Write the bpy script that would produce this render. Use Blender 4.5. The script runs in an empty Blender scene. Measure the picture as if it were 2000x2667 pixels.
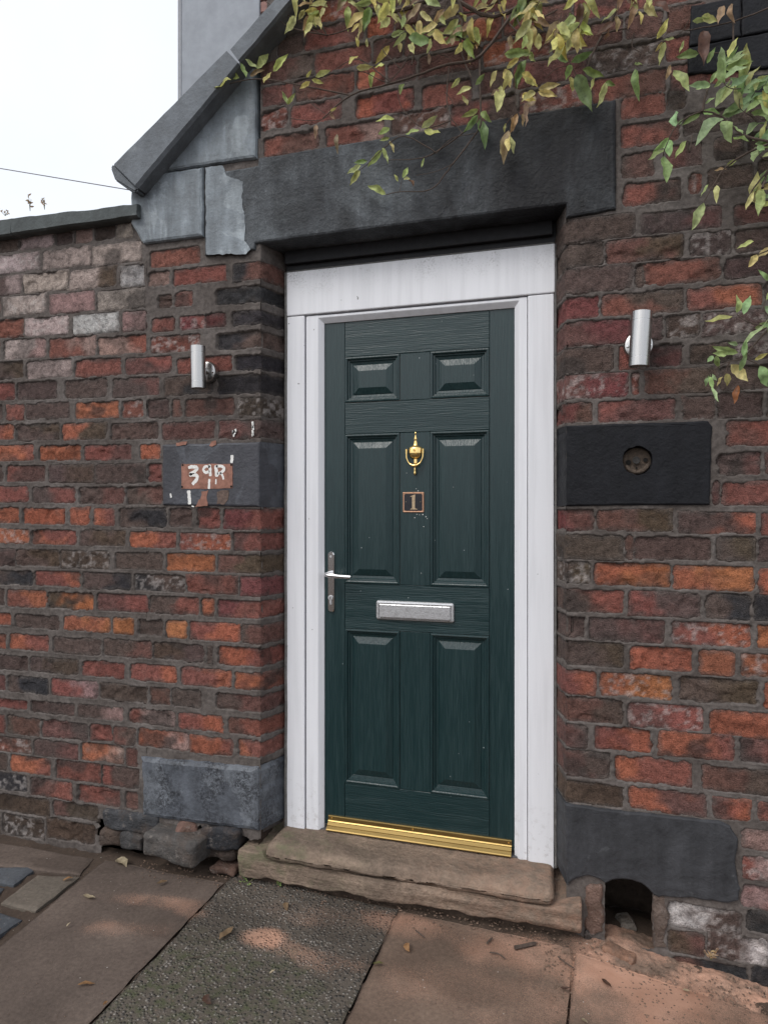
import bpy, bmesh, math, random
import numpy as np
from mathutils import Matrix, Vector, Euler

R = math.radians
random.seed(11)
S = bpy.context.scene
COL = S.collection

# ------------------------------------------------------------------ camera, sky, sun, exposure
FPX, HOR = 1720.0, 1325.0            # focal length and horizon row, in pixels of a 2000 x 2667 frame
YAW = math.atan(FPX / 5880.0)
CAM_Y, CAM_Z = -2.335, 1.44
cd = bpy.data.cameras.new('camera')
cam = bpy.data.objects.new('camera', cd); COL.objects.link(cam)
cd.sensor_fit = 'VERTICAL'; cd.sensor_height = 36.0; cd.lens = FPX / 2667 * 36
cd.shift_y = -(1333.5 - HOR) / 2667
cd.clip_end = 600; cd.clip_start = .02
cam.location = (0, CAM_Y, CAM_Z); cam.rotation_euler = (R(90), 0, YAW)
S.camera = cam

SUN_EL, SUN_AZ = 48, 210             # azimuth clockwise from +Y
world = bpy.data.worlds.new('World'); S.world = world; world.use_nodes = True
wn = world.node_tree; wn.nodes.clear()
sky = wn.nodes.new('ShaderNodeTexSky'); sky.sky_type = 'NISHITA'; sky.sun_disc = False
sky.sun_elevation = R(SUN_EL); sky.sun_rotation = R(SUN_AZ); sky.dust_density = 5; sky.air_density = 1.0; sky.ozone_density = 1
hs = wn.nodes.new('ShaderNodeHueSaturation'); hs.inputs['Saturation'].default_value = .4; hs.inputs['Value'].default_value = 1.0
cl = wn.nodes.new('ShaderNodeTexNoise'); cl.inputs['Scale'].default_value = 2.2; cl.inputs['Detail'].default_value = 5
tc = wn.nodes.new('ShaderNodeTexCoord')
rp = wn.nodes.new('ShaderNodeValToRGB')
rp.color_ramp.elements[0].position = .3; rp.color_ramp.elements[0].color = (8.6, 9.1, 9.9, 1)
rp.color_ramp.elements[1].position = .7; rp.color_ramp.elements[1].color = (10.2, 10.6, 11.3, 1)
mx = wn.nodes.new('ShaderNodeMix'); mx.data_type = 'RGBA'; mx.inputs['Factor'].default_value = .6
bg = wn.nodes.new('ShaderNodeBackground'); bg.inputs['Strength'].default_value = .12
wo = wn.nodes.new('ShaderNodeOutputWorld')
L = wn.links.new
L(tc.outputs['Generated'], cl.inputs['Vector']); L(cl.outputs['Fac'], rp.inputs['Fac'])
L(sky.outputs['Color'], hs.inputs['Color']); L(hs.outputs['Color'], mx.inputs['A']); L(rp.outputs['Color'], mx.inputs['B'])
L(mx.outputs['Result'], bg.inputs['Color']); L(bg.outputs['Background'], wo.inputs['Surface'])

sl = bpy.data.lights.new('sun', 'SUN'); sl.energy = .85; sl.angle = R(22); sl.color = (1, .97, .93)
sun = bpy.data.objects.new('sun', sl); COL.objects.link(sun)
_d = Vector((math.sin(R(SUN_AZ)) * math.cos(R(SUN_EL)), math.cos(R(SUN_AZ)) * math.cos(R(SUN_EL)), math.sin(R(SUN_EL))))
sun.rotation_euler = _d.to_track_quat('Z', 'Y').to_euler(); sun.location = _d * 20
S.view_settings.view_transform = 'Standard'; S.view_settings.look = 'None'
S.view_settings.exposure = 0.3; S.view_settings.gamma = 1.0; S.view_settings.use_curve_mapping = False
S.cycles.use_denoising = True; S.cycles.max_bounces = 6

# ------------------------------------------------------------------ measured places: photo pixel -> point on a plane of the place
_c, _s = math.cos(YAW), math.sin(YAW)
def ray(px, py):
    a = (px - 1000) / FPX; b = (HOR - py) / FPX
    return (a * _c - _s, a * _s + _c, b)
def W(px, py, Y=0.0):
    r = ray(px, py); k = (Y - CAM_Y) / r[1]
    return Vector((r[0] * k, Y, CAM_Z + r[2] * k))
def G(px, py, z=0.0):
    r = ray(px, py); k = (z - CAM_Z) / r[2]
    return Vector((r[0] * k, CAM_Y + r[1] * k, z))
ZM = {'a': (0, 0, .48222), 'b': (600, 0, .48222), 'c': (1300, 0, .42194), 'd': (0, 500, .48222), 'e': (0, 1200, .48222),
      'f': (1400, 500, .36166), 'g': (1400, 1200, .36166), 'h': (1200, 1900, .48222), 'i': (0, 1900, .48222), 'j': (600, 1900, .48222),
      'k': (700, 550, .48222), 'l': (700, 1100, .48222), 'm': (700, 1600, .48222), 'n': (400, 1100, .217)}
def P(z, u, v):
    o = ZM[z]; return o[0] + u * o[2], o[1] + v * o[2]
def WZ(z, u, v, Y=0.0): return W(*P(z, u, v), Y)
def GZ(z, u, v, h=0.0): return G(*P(z, u, v), h)

XL, XR = W(680, 1300).x, W(1474, 1300).x        # wall corners of the doorway
XLi, XRi = -1.131, -0.081                        # where the splayed reveals meet the frame
DR = .15                                         # reveal depth built
XJ = W(383, 1000).x                              # straight joint between yard wall and gable wall

# ------------------------------------------------------------------ noise
def _h(i, j, k, s):
    n = (i * 374761393 + j * 668265263 + k * 2147483647 + s * 974711) & 0xffffffff
    n = ((n ^ (n >> 13)) * 1274126177) & 0xffffffff
    n = ((n ^ (n >> 16)) * 2246822519) & 0xffffffff
    return (n ^ (n >> 15)) / 2147483648.0 - 1.0
def vn(x, y, z, s=0):
    x, y, z = np.broadcast_arrays(np.asarray(x, float), np.asarray(y, float), np.asarray(z, float))
    xi, yi, zi = np.floor(x).astype(np.int64), np.floor(y).astype(np.int64), np.floor(z).astype(np.int64)
    fx, fy, fz = x - xi, y - yi, z - zi
    fx = fx * fx * (3 - 2 * fx); fy = fy * fy * (3 - 2 * fy); fz = fz * fz * (3 - 2 * fz)
    r = 0
    for a in (0, 1):
        for b in (0, 1):
            for c in (0, 1):
                w = (fx if a else 1 - fx) * (fy if b else 1 - fy) * (fz if c else 1 - fz)
                r = r + w * _h(xi + a, yi + b, zi + c, s)
    return r
def fbm(x, y, z, s=0, o=3):
    r = 0; a = 1.0
    for k in range(o):
        r = r + a * vn(x * 2 ** k, y * 2 ** k, z * 2 ** k, s + k); a *= .5
    return r
def sst(a, b, x):
    t = np.clip((x - a) / (b - a), 0, 1); return t * t * (3 - 2 * t)

# ------------------------------------------------------------------ objects
WLOC = {}
def tag(o, label, cat, group=None, kind=None):
    if label: o['label'] = label
    if cat: o['category'] = cat
    if group: o['group'] = group
    if kind: o['kind'] = kind
    return o
def thing(name, loc, label, cat, group=None):
    o = bpy.data.objects.new(name, None); COL.objects.link(o); o.empty_display_size = .1
    o.location = loc; WLOC[o] = Vector(loc)
    return tag(o, label, cat, group)
def link(name, me, mat, parent=None, loc=(0, 0, 0), smooth=False):
    o = bpy.data.objects.new(name, me); COL.objects.link(o)
    if mat is not None and not me.materials: me.materials.append(mat)
    loc = Vector(loc); WLOC[o] = loc
    if parent is not None:
        o.parent = parent; o.location = loc - WLOC[parent]
    else: o.location = loc
    if smooth:
        me.polygons.foreach_set('use_smooth', [True] * len(me.polygons))
        if len(me.polygons) < 3000: me.set_sharp_from_angle(angle=R(38))
    return o
def mesh_obj(name, verts, faces, mat, parent=None, smooth=False, cols=None, org=None, kind=None):
    v = np.array([tuple(p) for p in verts], float) if not isinstance(verts, np.ndarray) else verts
    c = Vector(((v[:, 0].min() + v[:, 0].max()) / 2, (v[:, 1].min() + v[:, 1].max()) / 2, v[:, 2].min())) if org is None else Vector(org)
    me = bpy.data.meshes.new(name)
    if isinstance(faces, np.ndarray):
        nf = len(faces); k = faces.shape[1]
        me.vertices.add(len(v)); me.vertices.foreach_set('co', (v - np.array(c)).astype(np.float32).ravel())
        me.loops.add(nf * k); me.loops.foreach_set('vertex_index', faces.astype(np.int32).ravel())
        me.polygons.add(nf); me.polygons.foreach_set('loop_start', np.arange(0, nf * k, k, dtype=np.int32))
        me.update(calc_edges=True); me.validate()
    else:
        me.from_pydata([tuple(p) for p in (v - np.array(c))], [], [list(f) for f in faces]); me.update()
    if cols is not None:
        for nm, arr in cols.items():
            at = me.attributes.new(nm, 'FLOAT_COLOR', 'POINT'); at.data.foreach_set('color', np.asarray(arr, np.float32).ravel())
    o = link(name, me, mat, parent, c, smooth)
    if kind: o['kind'] = kind
    return o
def bm_obj(name, bm, mat, parent=None, smooth=False, fix=True):
    if fix: bmesh.ops.recalc_face_normals(bm, faces=bm.faces)
    vs = [v.co.copy() for v in bm.verts]
    bm.verts.index_update()
    fs = [[v.index for v in f.verts] for f in bm.faces]; bm.free()
    return mesh_obj(name, vs, fs, mat, parent, smooth)
def box_bm(x0, x1, y0, y1, z0, z1, bev=0.0, seg=2, bm=None):
    b = bm or bmesh.new()
    r = bmesh.ops.create_cube(b, size=1)
    for v in r['verts']:
        v.co = Vector(((x0 + x1) / 2 + v.co.x * (x1 - x0), (y0 + y1) / 2 + v.co.y * (y1 - y0), (z0 + z1) / 2 + v.co.z * (z1 - z0)))
    if bev:
        es = {e for v in r['verts'] for e in v.link_edges}
        bmesh.ops.bevel(b, geom=list(es), offset=bev, segments=seg, affect='EDGES', profile=.5)
    return b
def box(name, x0, x1, y0, y1, z0, z1, mat, parent=None, bev=0.0, seg=2):
    return bm_obj(name, box_bm(x0, x1, y0, y1, z0, z1, bev, seg), mat, parent)
def rot_bm(bm, ang, axis, c):
    bmesh.ops.rotate(bm, verts=bm.verts, cent=c, matrix=Matrix.Rotation(ang, 3, axis)); return bm
def tube_bm(pts, rad, n=8, bm=None, cap=True):
    bm = bm or bmesh.new(); pts = [Vector(p) for p in pts]; rings = []
    up = Vector((.13, -.9, .4)).normalized()
    for i, p in enumerate(pts):
        d = (pts[min(i + 1, len(pts) - 1)] - pts[max(i - 1, 0)]).normalized()
        a = d.cross(up)
        if a.length < 1e-3: a = d.cross(Vector((1, 0, 0)))
        a.normalize(); b = d.cross(a).normalized(); r = rad[i] if isinstance(rad, (list, tuple)) else rad
        rings.append([bm.verts.new(p + (a * math.cos(t) + b * math.sin(t)) * r) for t in [2 * math.pi * k / n for k in range(n)]])
    for q, w in zip(rings, rings[1:]):
        for k in range(n): bm.faces.new((q[k], q[(k + 1) % n], w[(k + 1) % n], w[k]))
    if cap: bm.faces.new(rings[0][::-1]); bm.faces.new(rings[-1])
    return bm
def smooth_path(pts, k=4):
    pts = [Vector(p) for p in pts]; out = []
    for i in range(len(pts) - 1):
        p0, p1, p2, p3 = pts[max(i - 1, 0)], pts[i], pts[i + 1], pts[min(i + 2, len(pts) - 1)]
        for j in range(k):
            t = j / k
            out.append(.5 * ((2 * p1) + (p2 - p0) * t + (2 * p0 - 5 * p1 + 4 * p2 - p3) * t * t + (3 * p1 - p0 - 3 * p2 + p3) * t ** 3))
    return out + [pts[-1]]
def lathe_bm(prof, axis_pt, axis='y', n=24, bm=None, flat=1.0):
    # prof: list of (along, radius) along the axis
    bm = bm or bmesh.new(); rings = []; c = Vector(axis_pt)
    for a, r in prof:
        ring = []
        for k in range(n):
            t = 2 * math.pi * k / n; p, q = math.cos(t) * r, math.sin(t) * r
            o = Vector((p, a, q)) if axis == 'y' else Vector((p, q * flat, a))
            ring.append(bm.verts.new(c + o))
        rings.append(ring)
    for q, w in zip(rings, rings[1:]):
        for k in range(n): bm.faces.new((q[k], q[(k + 1) % n], w[(k + 1) % n], w[k]))
    bm.faces.new(rings[0]); bm.faces.new(rings[-1][::-1])
    return bm

# ------------------------------------------------------------------ materials
class NT:
    def __init__(s, name):
        s.m = bpy.data.materials.new(name); s.m.use_nodes = True; s.t = s.m.node_tree; s.b = s.t.nodes['Principled BSDF']
        s.geo = s.n('ShaderNodeNewGeometry'); s.pos = s.geo.outputs['Position']
    def n(s, typ, **kw):
        x = s.t.nodes.new(typ)
        for k, v in kw.items(): setattr(x, k, v)
        return x
    def l(s, a, b): s.t.links.new(a, b)
    def noise(s, scale, detail=4, rough=.55, vec=None, dist=0, col=False):
        x = s.n('ShaderNodeTexNoise'); x.inputs['Scale'].default_value = scale; x.inputs['Detail'].default_value = detail
        x.inputs['Roughness'].default_value = rough; x.inputs['Distortion'].default_value = dist
        s.l(vec or s.pos, x.inputs['Vector']); return x.outputs['Color' if col else 'Fac']
    def map(s, scale=(1, 1, 1), loc=(0, 0, 0), rot=(0, 0, 0), vec=None):
        x = s.n('ShaderNodeMapping'); x.inputs['Scale'].default_value = scale; x.inputs['Location'].default_value = loc; x.inputs['Rotation'].default_value = rot
        s.l(vec or s.pos, x.inputs['Vector']); return x.outputs['Vector']
    def vor(s, scale, out='Distance', feat='F1', vec=None, rnd=1):
        x = s.n('ShaderNodeTexVoronoi', feature=feat); x.inputs['Scale'].default_value = scale; x.inputs['Randomness'].default_value = rnd
        s.l(vec or s.pos, x.inputs['Vector']); return x.outputs[out]
    def ramp(s, f, *st):
        x = s.n('ShaderNodeValToRGB'); e = x.color_ramp.elements
        while len(e) < len(st): e.new(.5)
        for q, (p, c) in zip(e, st):
            q.position = p; q.color = (c, c, c, 1) if isinstance(c, (int, float)) else (*c, 1)
        s.l(f, x.inputs['Fac']); return x.outputs['Color']
    def mix(s, f, a, b, mode='MIX'):
        x = s.n('ShaderNodeMix', data_type='RGBA', blend_type=mode)
        for k, q in (('Factor', f), ('A', a), ('B', b)):
            if isinstance(q, (int, float)): x.inputs[k].default_value = q if k == 'Factor' else (q, q, q, 1)
            elif isinstance(q, tuple): x.inputs[k].default_value = (*q, 1)
            else: s.l(q, x.inputs[k])
        return x.outputs['Result']
    def math(s, op, a, b=0.0):
        x = s.n('ShaderNodeMath', operation=op)
        for i, q in enumerate((a, b)):
            if isinstance(q, (int, float)): x.inputs[i].default_value = q
            else: s.l(q, x.inputs[i])
        return x.outputs[0]
    def attr(s, name, out='Color'):
        x = s.n('ShaderNodeAttribute'); x.attribute_name = name; return x.outputs[out]
    def sep(s, vec=None):
        x = s.n('ShaderNodeSeparateXYZ'); s.l(vec or s.pos, x.inputs[0]); return x.outputs
    def bump(s, h, strength=.5, dist=.002, prev=None):
        x = s.n('ShaderNodeBump'); x.inputs['Strength'].default_value = strength; x.inputs['Distance'].default_value = dist
        s.l(h, x.inputs['Height'])
        if prev is not None: s.l(prev, x.inputs['Normal'])
        return x.outputs['Normal']
    def done(s, col=None, rough=None, normal=None, metal=None, spec=None):
        for k, q in (('Base Color', col), ('Roughness', rough), ('Normal', normal), ('Metallic', metal), ('Specular IOR Level', spec)):
            if q is None: continue
            if isinstance(q, (int, float)): s.b.inputs[k].default_value = q
            elif isinstance(q, tuple): s.b.inputs[k].default_value = (*q, 1)
            else: s.l(q, s.b.inputs[k])
        return s.m

def m_brick():
    t = NT('brick_clay'); c = t.attr('Col')
    n1 = t.noise(42, 5, .68); n2 = t.noise(230, 3, .65); n3 = t.noise(9, 3, .6)
    c = t.mix(.95, c, t.ramp(n1, (.28, .42), (.5, 1.0), (.74, 1.4)), 'MULTIPLY')
    c = t.mix(.7, c, t.ramp(n2, (.3, .55), (.5, 1.0), (.72, 1.45)), 'MULTIPLY')
    pit = t.vor(130); c = t.mix(t.ramp(pit, (.08, .6), (.16, 0)), c, (.022, .018, .016))
    sp = t.noise(320, 2, .5); c = t.mix(t.ramp(sp, (.70, 0), (.76, .55)), c, (.34, .27, .23))
    c = t.mix(t.ramp(n3, (.60, 0), (.78, .45)), c, (.085, .070, .062))
    h = t.math('ADD', t.math('MULTIPLY', n1, .9), t.math('MULTIPLY', n2, .5))
    h = t.math('ADD', h, t.math('MULTIPLY', t.ramp(pit, (.05, 0), (.2, 1)), .35))
    return t.done(c, .92, t.bump(h, 1.0, .010), spec=.22)
def m_mortar():
    t = NT('mortar'); n = t.noise(5, 5, .6); n2 = t.noise(60, 5, .65); n3 = t.noise(260, 3, .6)
    c = t.ramp(n, (.26, (.066, .055, .049)), (.5, (.105, .090, .082)), (.74, (.150, .133, .124)))
    c = t.mix(.8, c, t.ramp(n2, (.3, .55), (.52, 1), (.75, 1.35)), 'MULTIPLY')
    h = t.math('ADD', n2, t.math('MULTIPLY', n3, .5))
    return t.done(c, .93, t.bump(h, .8, .0035), spec=.2)
def m_stone(name, dark, light, cov, speck=0.0, rough=.55, streak=.3, spec=.35):
    # painted sandstone: paint colour "dark", worn or weathered colour "light" with its own ragged outline
    t = NT(name); n = t.noise(4.5, 6, .62, dist=.6); n2 = t.noise(70, 5, .6); n3 = t.noise(17, 6, .7)
    c = t.mix(t.ramp(n, (.62 - cov, 0), (.645 - cov, 1)), dark, light) if cov is not None else t.mix(0.0, dark, light)
    st = t.noise(7, 4, .6, vec=t.map((3, 3, .5)))
    c = t.mix(streak, c, t.ramp(st, (.3, .55), (.5, 1), (.7, 1.55)), 'MULTIPLY')
    c = t.mix(.8, c, t.ramp(n3, (.28, .62), (.5, 1), (.74, 1.4)), 'MULTIPLY')
    c = t.mix(t.ramp(t.noise(31, 8, .85), (.60, 0), (.70, .35)), c, tuple(min(.5, q * 2.2 + .02) for q in light))
    c = t.mix(t.ramp(t.noise(2.6, 5, .65), (.48, 0), (.75, .55)), c, tuple(q * .45 for q in dark))
    if speck: c = t.mix(t.math('MULTIPLY', t.ramp(t.noise(95, 6, .85), (.45, 0), (.54, 1)), t.ramp(t.noise(9, 4, .6), (.40, 0), (.58, .9))), c, (.022, .023, .027))
    h = t.math('ADD', t.math('MULTIPLY', n2, .5), t.math('MULTIPLY', n3, .8))
    return t.done(c, t.ramp(n3, (.3, rough - .1), (.7, rough + .2)), t.bump(h, .9, .006), spec=spec)
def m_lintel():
    # black paint with worn patches; left end lightened to imitate veiling glare
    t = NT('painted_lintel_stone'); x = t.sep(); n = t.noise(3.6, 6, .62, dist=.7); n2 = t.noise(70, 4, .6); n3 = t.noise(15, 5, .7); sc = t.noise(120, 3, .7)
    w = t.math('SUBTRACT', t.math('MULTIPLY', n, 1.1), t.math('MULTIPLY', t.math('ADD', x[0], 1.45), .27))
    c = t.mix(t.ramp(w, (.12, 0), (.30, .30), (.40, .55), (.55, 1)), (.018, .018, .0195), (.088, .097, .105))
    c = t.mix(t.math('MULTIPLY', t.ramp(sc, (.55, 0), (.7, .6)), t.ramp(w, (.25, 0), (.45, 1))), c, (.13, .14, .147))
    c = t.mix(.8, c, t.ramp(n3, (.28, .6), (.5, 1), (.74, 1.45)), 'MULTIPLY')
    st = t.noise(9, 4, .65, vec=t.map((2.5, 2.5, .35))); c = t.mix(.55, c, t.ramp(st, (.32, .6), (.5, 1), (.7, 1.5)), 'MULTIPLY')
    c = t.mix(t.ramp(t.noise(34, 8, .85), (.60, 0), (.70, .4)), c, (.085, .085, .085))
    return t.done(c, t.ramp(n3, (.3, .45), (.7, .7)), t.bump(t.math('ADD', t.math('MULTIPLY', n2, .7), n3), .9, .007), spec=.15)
def m_upvc():
    t = NT('white_upvc'); x = t.sep(); n = t.noise(3, 5, .6); d = t.noise(95, 5, .7)
    c = t.mix(t.ramp(n, (.3, .0), (.8, .16)), (.73, .735, .762), (.57, .57, .585))
    stk = t.noise(16, 4, .6, vec=t.map((2.2, 2.2, .12)))
    c = t.mix(.5, c, t.ramp(stk, (.35, .86), (.55, 1.02)), 'MULTIPLY')
    low = t.math('MULTIPLY', t.ramp(t.math('MULTIPLY', x[2], 2.0), (.32, 1), (.85, 0)), t.ramp(t.noise(38, 6, .75), (.52, 0), (.72, .6)))
    c = t.mix(low, c, (.23, .19, .16))
    # green-black grime that settles along the top edge of the head board
    top = t.math('MULTIPLY', t.ramp(x[2], (2.34 / 4, 0), (2.40 / 4, 1)), t.ramp(d, (.45, 0), (.62, 1))) if False else None
    zz = t.math('MULTIPLY', t.math('SUBTRACT', x[2], 2.28), 9.0)
    g = t.math('MULTIPLY', t.ramp(zz, (.0, 0), (1.0, 1)), t.ramp(t.math('ADD', t.noise(140, 5, .75), t.math('MULTIPLY', t.noise(14, 3), .5)), (.80, 0), (1.0, .75)))
    c = t.mix(g, c, (.16, .16, .14))
    sp = t.noise(48, 2, .4); c = t.mix(t.ramp(sp, (.775, 0), (.79, .8)), c, (.1, .09, .08))
    return t.done(c, .38, t.bump(t.noise(120, 2), .05, .001), spec=.45)
def m_door(name, axis):
    t = NT(name)
    sc = (1, 1, .055) if axis == 'z' else (.055, 1, 1)
    v = t.map(sc)
    w = t.noise(190, 2, .5, vec=v, dist=.25)
    big = t.noise(38, 2, .5, vec=v, dist=1.1)
    wave = t.n('ShaderNodeTexWave', wave_type='BANDS', bands_direction='X' if axis == 'z' else 'Z', wave_profile='SIN')
    t.l(t.map((1, 1, .16) if axis == 'z' else (.16, 1, 1)), wave.inputs['Vector'])
    wave.inputs['Scale'].default_value = 46; wave.inputs['Distortion'].default_value = 9.0; wave.inputs['Detail'].default_value = 3; wave.inputs['Detail Scale'].default_value = 1.1
    g = t.math('ADD', t.math('MULTIPLY', t.ramp(w, (.38, 0), (.56, 1)), .6), t.math('MULTIPLY', wave.outputs['Fac'], .45))
    g = t.math('MULTIPLY', g, t.ramp(big, (.3, .45), (.65, 1)))
    c = t.mix(t.ramp(g, (.15, 0), (.95, 1)), (.0060, .0228, .0248), (.0118, .0325, .0345))
    sp = t.vor(17); sn = t.noise(30, 2)
    c = t.mix(t.math('MULTIPLY', t.ramp(t.vor(23), (.045, 1), (.055, 0)), t.ramp(sn, (.56, 0), (.6, .7))), c, (.35, .38, .38))
    return t.done(c, t.ramp(g, (.2, .30), (.9, .42)), t.bump(g, .42, .0015), spec=.5)
def m_metal(name, col, rough, brushed=None, spots=False):
    t = NT(name)
    nrm = None; rg = rough; c = col
    if brushed:
        b = t.noise(300, 3, .6, vec=t.map(brushed)); nrm = t.bump(b, .12, .0006); rg = t.ramp(b, (.3, rough - .06), (.7, rough + .1))
        c = t.mix(.5, col, t.ramp(b, (.3, .75), (.7, 1.15)), 'MULTIPLY')
    if spots:
        n = t.noise(260, 3, .6); rg = t.ramp(n, (.4, rough - .05), (.7, rough + .25)); c = t.mix(t.ramp(n, (.58, 0), (.66, .5)), col, (.28, .28, .28))
        nrm = t.bump(n, .15, .0006)
    return t.done(c, rg, nrm, 1.0)
def m_plain(name, col, rough=.8, var=.3, scale=40, bump=.4, dist=.002):
    t = NT(name); n = t.noise(scale, 5, .6)
    c = t.mix(1, col, t.ramp(n, (.25, 1 - var), (.5, 1.0), (.75, 1 + var)), 'MULTIPLY')
    return t.done(c, rough, t.bump(n, bump, dist), spec=.3)
def m_step():
    t = NT('sandstone_step'); n = t.noise(6, 6, .65, dist=.5); n2 = t.noise(60, 5, .65); st = t.noise(11, 5, .6, vec=t.map((.25, 1, 3.2)))
    c = t.ramp(n, (.25, (.120, .090, .069)), (.5, (.19, .142, .108)), (.75, (.29, .215, .16)))
    c = t.mix(.7, c, t.ramp(st, (.3, .6), (.5, 1), (.7, 1.35)), 'MULTIPLY')
    c = t.mix(.7, c, t.ramp(n2, (.3, .65), (.5, 1), (.7, 1.3)), 'MULTIPLY')
    x = t.sep()
    al = t.math('MULTIPLY', t.ramp(t.math('MULTIPLY', t.math('ADD', x[0], 1.15), 1.6), (0, 1), (.75, 0)), t.ramp(t.noise(14, 6, .7), (.49, 0), (.66, .6)))
    c = t.mix(al, c, (.12, .135, .07))
    h = t.math('ADD', t.math('MULTIPLY', n2, .9), st)
    c = t.mix(t.ramp(t.noise(170, 3, .7), (.60, 0), (.70, .5)), c, (.07, .055, .045))
    c = t.mix(t.math('MULTIPLY', t.ramp(t.math('ADD', x[0], 1.0), (.3, 0), (.95, .55)), t.ramp(t.noise(25, 5, .7), (.38, 0), (.62, 1))), c, (.33, .20, .14))
    return t.done(c, .9, t.bump(h, 1.0, .009), spec=.25)
def m_slab(name, c1, c2, agg=False):
    t = NT(name); a = t.attr('Dust'); s3 = t.n('ShaderNodeSeparateColor'); t.l(a, s3.inputs[0]); dust, moss, wet = s3.outputs[0], s3.outputs[1], s3.outputs[2]
    n = t.noise(3.2, 6, .62); n2 = t.noise(75, 5, .7); n3 = t.noise(330, 3, .6)
    c = t.ramp(n, (.25, tuple(q * .72 for q in c1)), (.5, c1), (.75, c2))
    c = t.mix(.7, c, t.ramp(n2, (.28, .6), (.5, 1), (.72, 1.4)), 'MULTIPLY')
    h = t.math('ADD', n2, t.math('MULTIPLY', n3, .6))
    if agg:
        v = t.vor(92); vc = t.vor(92, 'Color'); s4 = t.n('ShaderNodeSeparateColor'); t.l(vc, s4.inputs[0])
        pc = t.ramp(s4.outputs[0], (.0, (.05, .048, .045)), (.35, (.085, .076, .066)), (.65, (.16, .143, .125)), (.9, (.23, .21, .185)), (1.0, (.34, .31, .28)))
        c = t.mix(t.ramp(v, (.30, .9), (.50, 0)), c, pc)
        c = t.mix(t.math('MULTIPLY', moss, t.ramp(t.noise(22, 6, .75), (.46, 0), (.64, .7))), c, (.055, .068, .028))
        h = t.math('ADD', t.math('MULTIPLY', t.ramp(v, (.1, 1), (.55, 0)), 1.2), t.math('MULTIPLY', n3, .3))
    grain = t.noise(330, 4, .75)
    dm = t.math('ADD', dust, t.math('MULTIPLY', t.math('SUBTRACT', grain, .5), 1.5))
    dcol = t.ramp(t.noise(9, 4), (.3, (.42, .225, .15)), (.7, (.56, .33, .235)))
    c = t.mix(t.ramp(dm, (.28, 0), (.8, .92)), c, dcol)
    c = t.mix(t.math('MULTIPLY', wet, .38), c, t.mix(1, c, (.42, .40, .38), 'MULTIPLY'))
    sp = t.vor(30); c = t.mix(t.math('MULTIPLY', t.ramp(sp, (.045, .9), (.06, 0)), t.ramp(t.noise(6, 2), (.5, 0), (.55, 1))), c, (.5, .47, .43))
    return t.done(c, .9, t.bump(h, .9 if agg else .55, .006 if agg else .0025), spec=.28)
def m_leaf():
    t = NT('leaf'); oi = t.n('ShaderNodeObjectInfo'); n = t.noise(60, 4, .6); n2 = t.noise(220, 2)
    c = t.mix(1, oi.outputs['Color'], t.ramp(n, (.3, .6), (.5, 1), (.72, 1.35)), 'MULTIPLY')
    c = t.mix(t.ramp(n, (.68, 0), (.78, .6)), c, (.16, .09, .04))
    m = t.done(c, .5, t.bump(n2, .3, .001), spec=.4)
    tr = t.n('ShaderNodeBsdfTranslucent'); t.l(c, tr.inputs['Color']); ms = t.n('ShaderNodeMixShader'); ms.inputs[0].default_value = .42
    out = [x for x in t.t.nodes if x.type == 'OUTPUT_MATERIAL'][0]
    t.l(t.b.outputs[0], ms.inputs[1]); t.l(tr.outputs[0], ms.inputs[2]); t.l(ms.outputs[0], out.inputs['Surface'])
    return m
def m_block(name):
    # dark engineering brick and rubble near the ground, mud and pale scuffs
    t = NT(name); oi = t.n('ShaderNodeObjectInfo'); n = t.noise(16, 6, .7); n2 = t.noise(90, 5, .65)
    c = t.mix(.9, oi.outputs['Color'], t.ramp(n, (.25, .5), (.5, 1), (.72, 1.7)), 'MULTIPLY')
    c = t.mix(t.ramp(t.noise(30, 6, .75), (.56, 0), (.68, .75)), c, (.24, .21, .19))
    c = t.mix(t.ramp(t.noise(11, 4, .6), (.5, 0), (.7, .6)), c, (.11, .075, .055))
    return t.done(c, .85, t.bump(t.math('ADD', n, n2), 1.0, .012), spec=.3)

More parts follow.
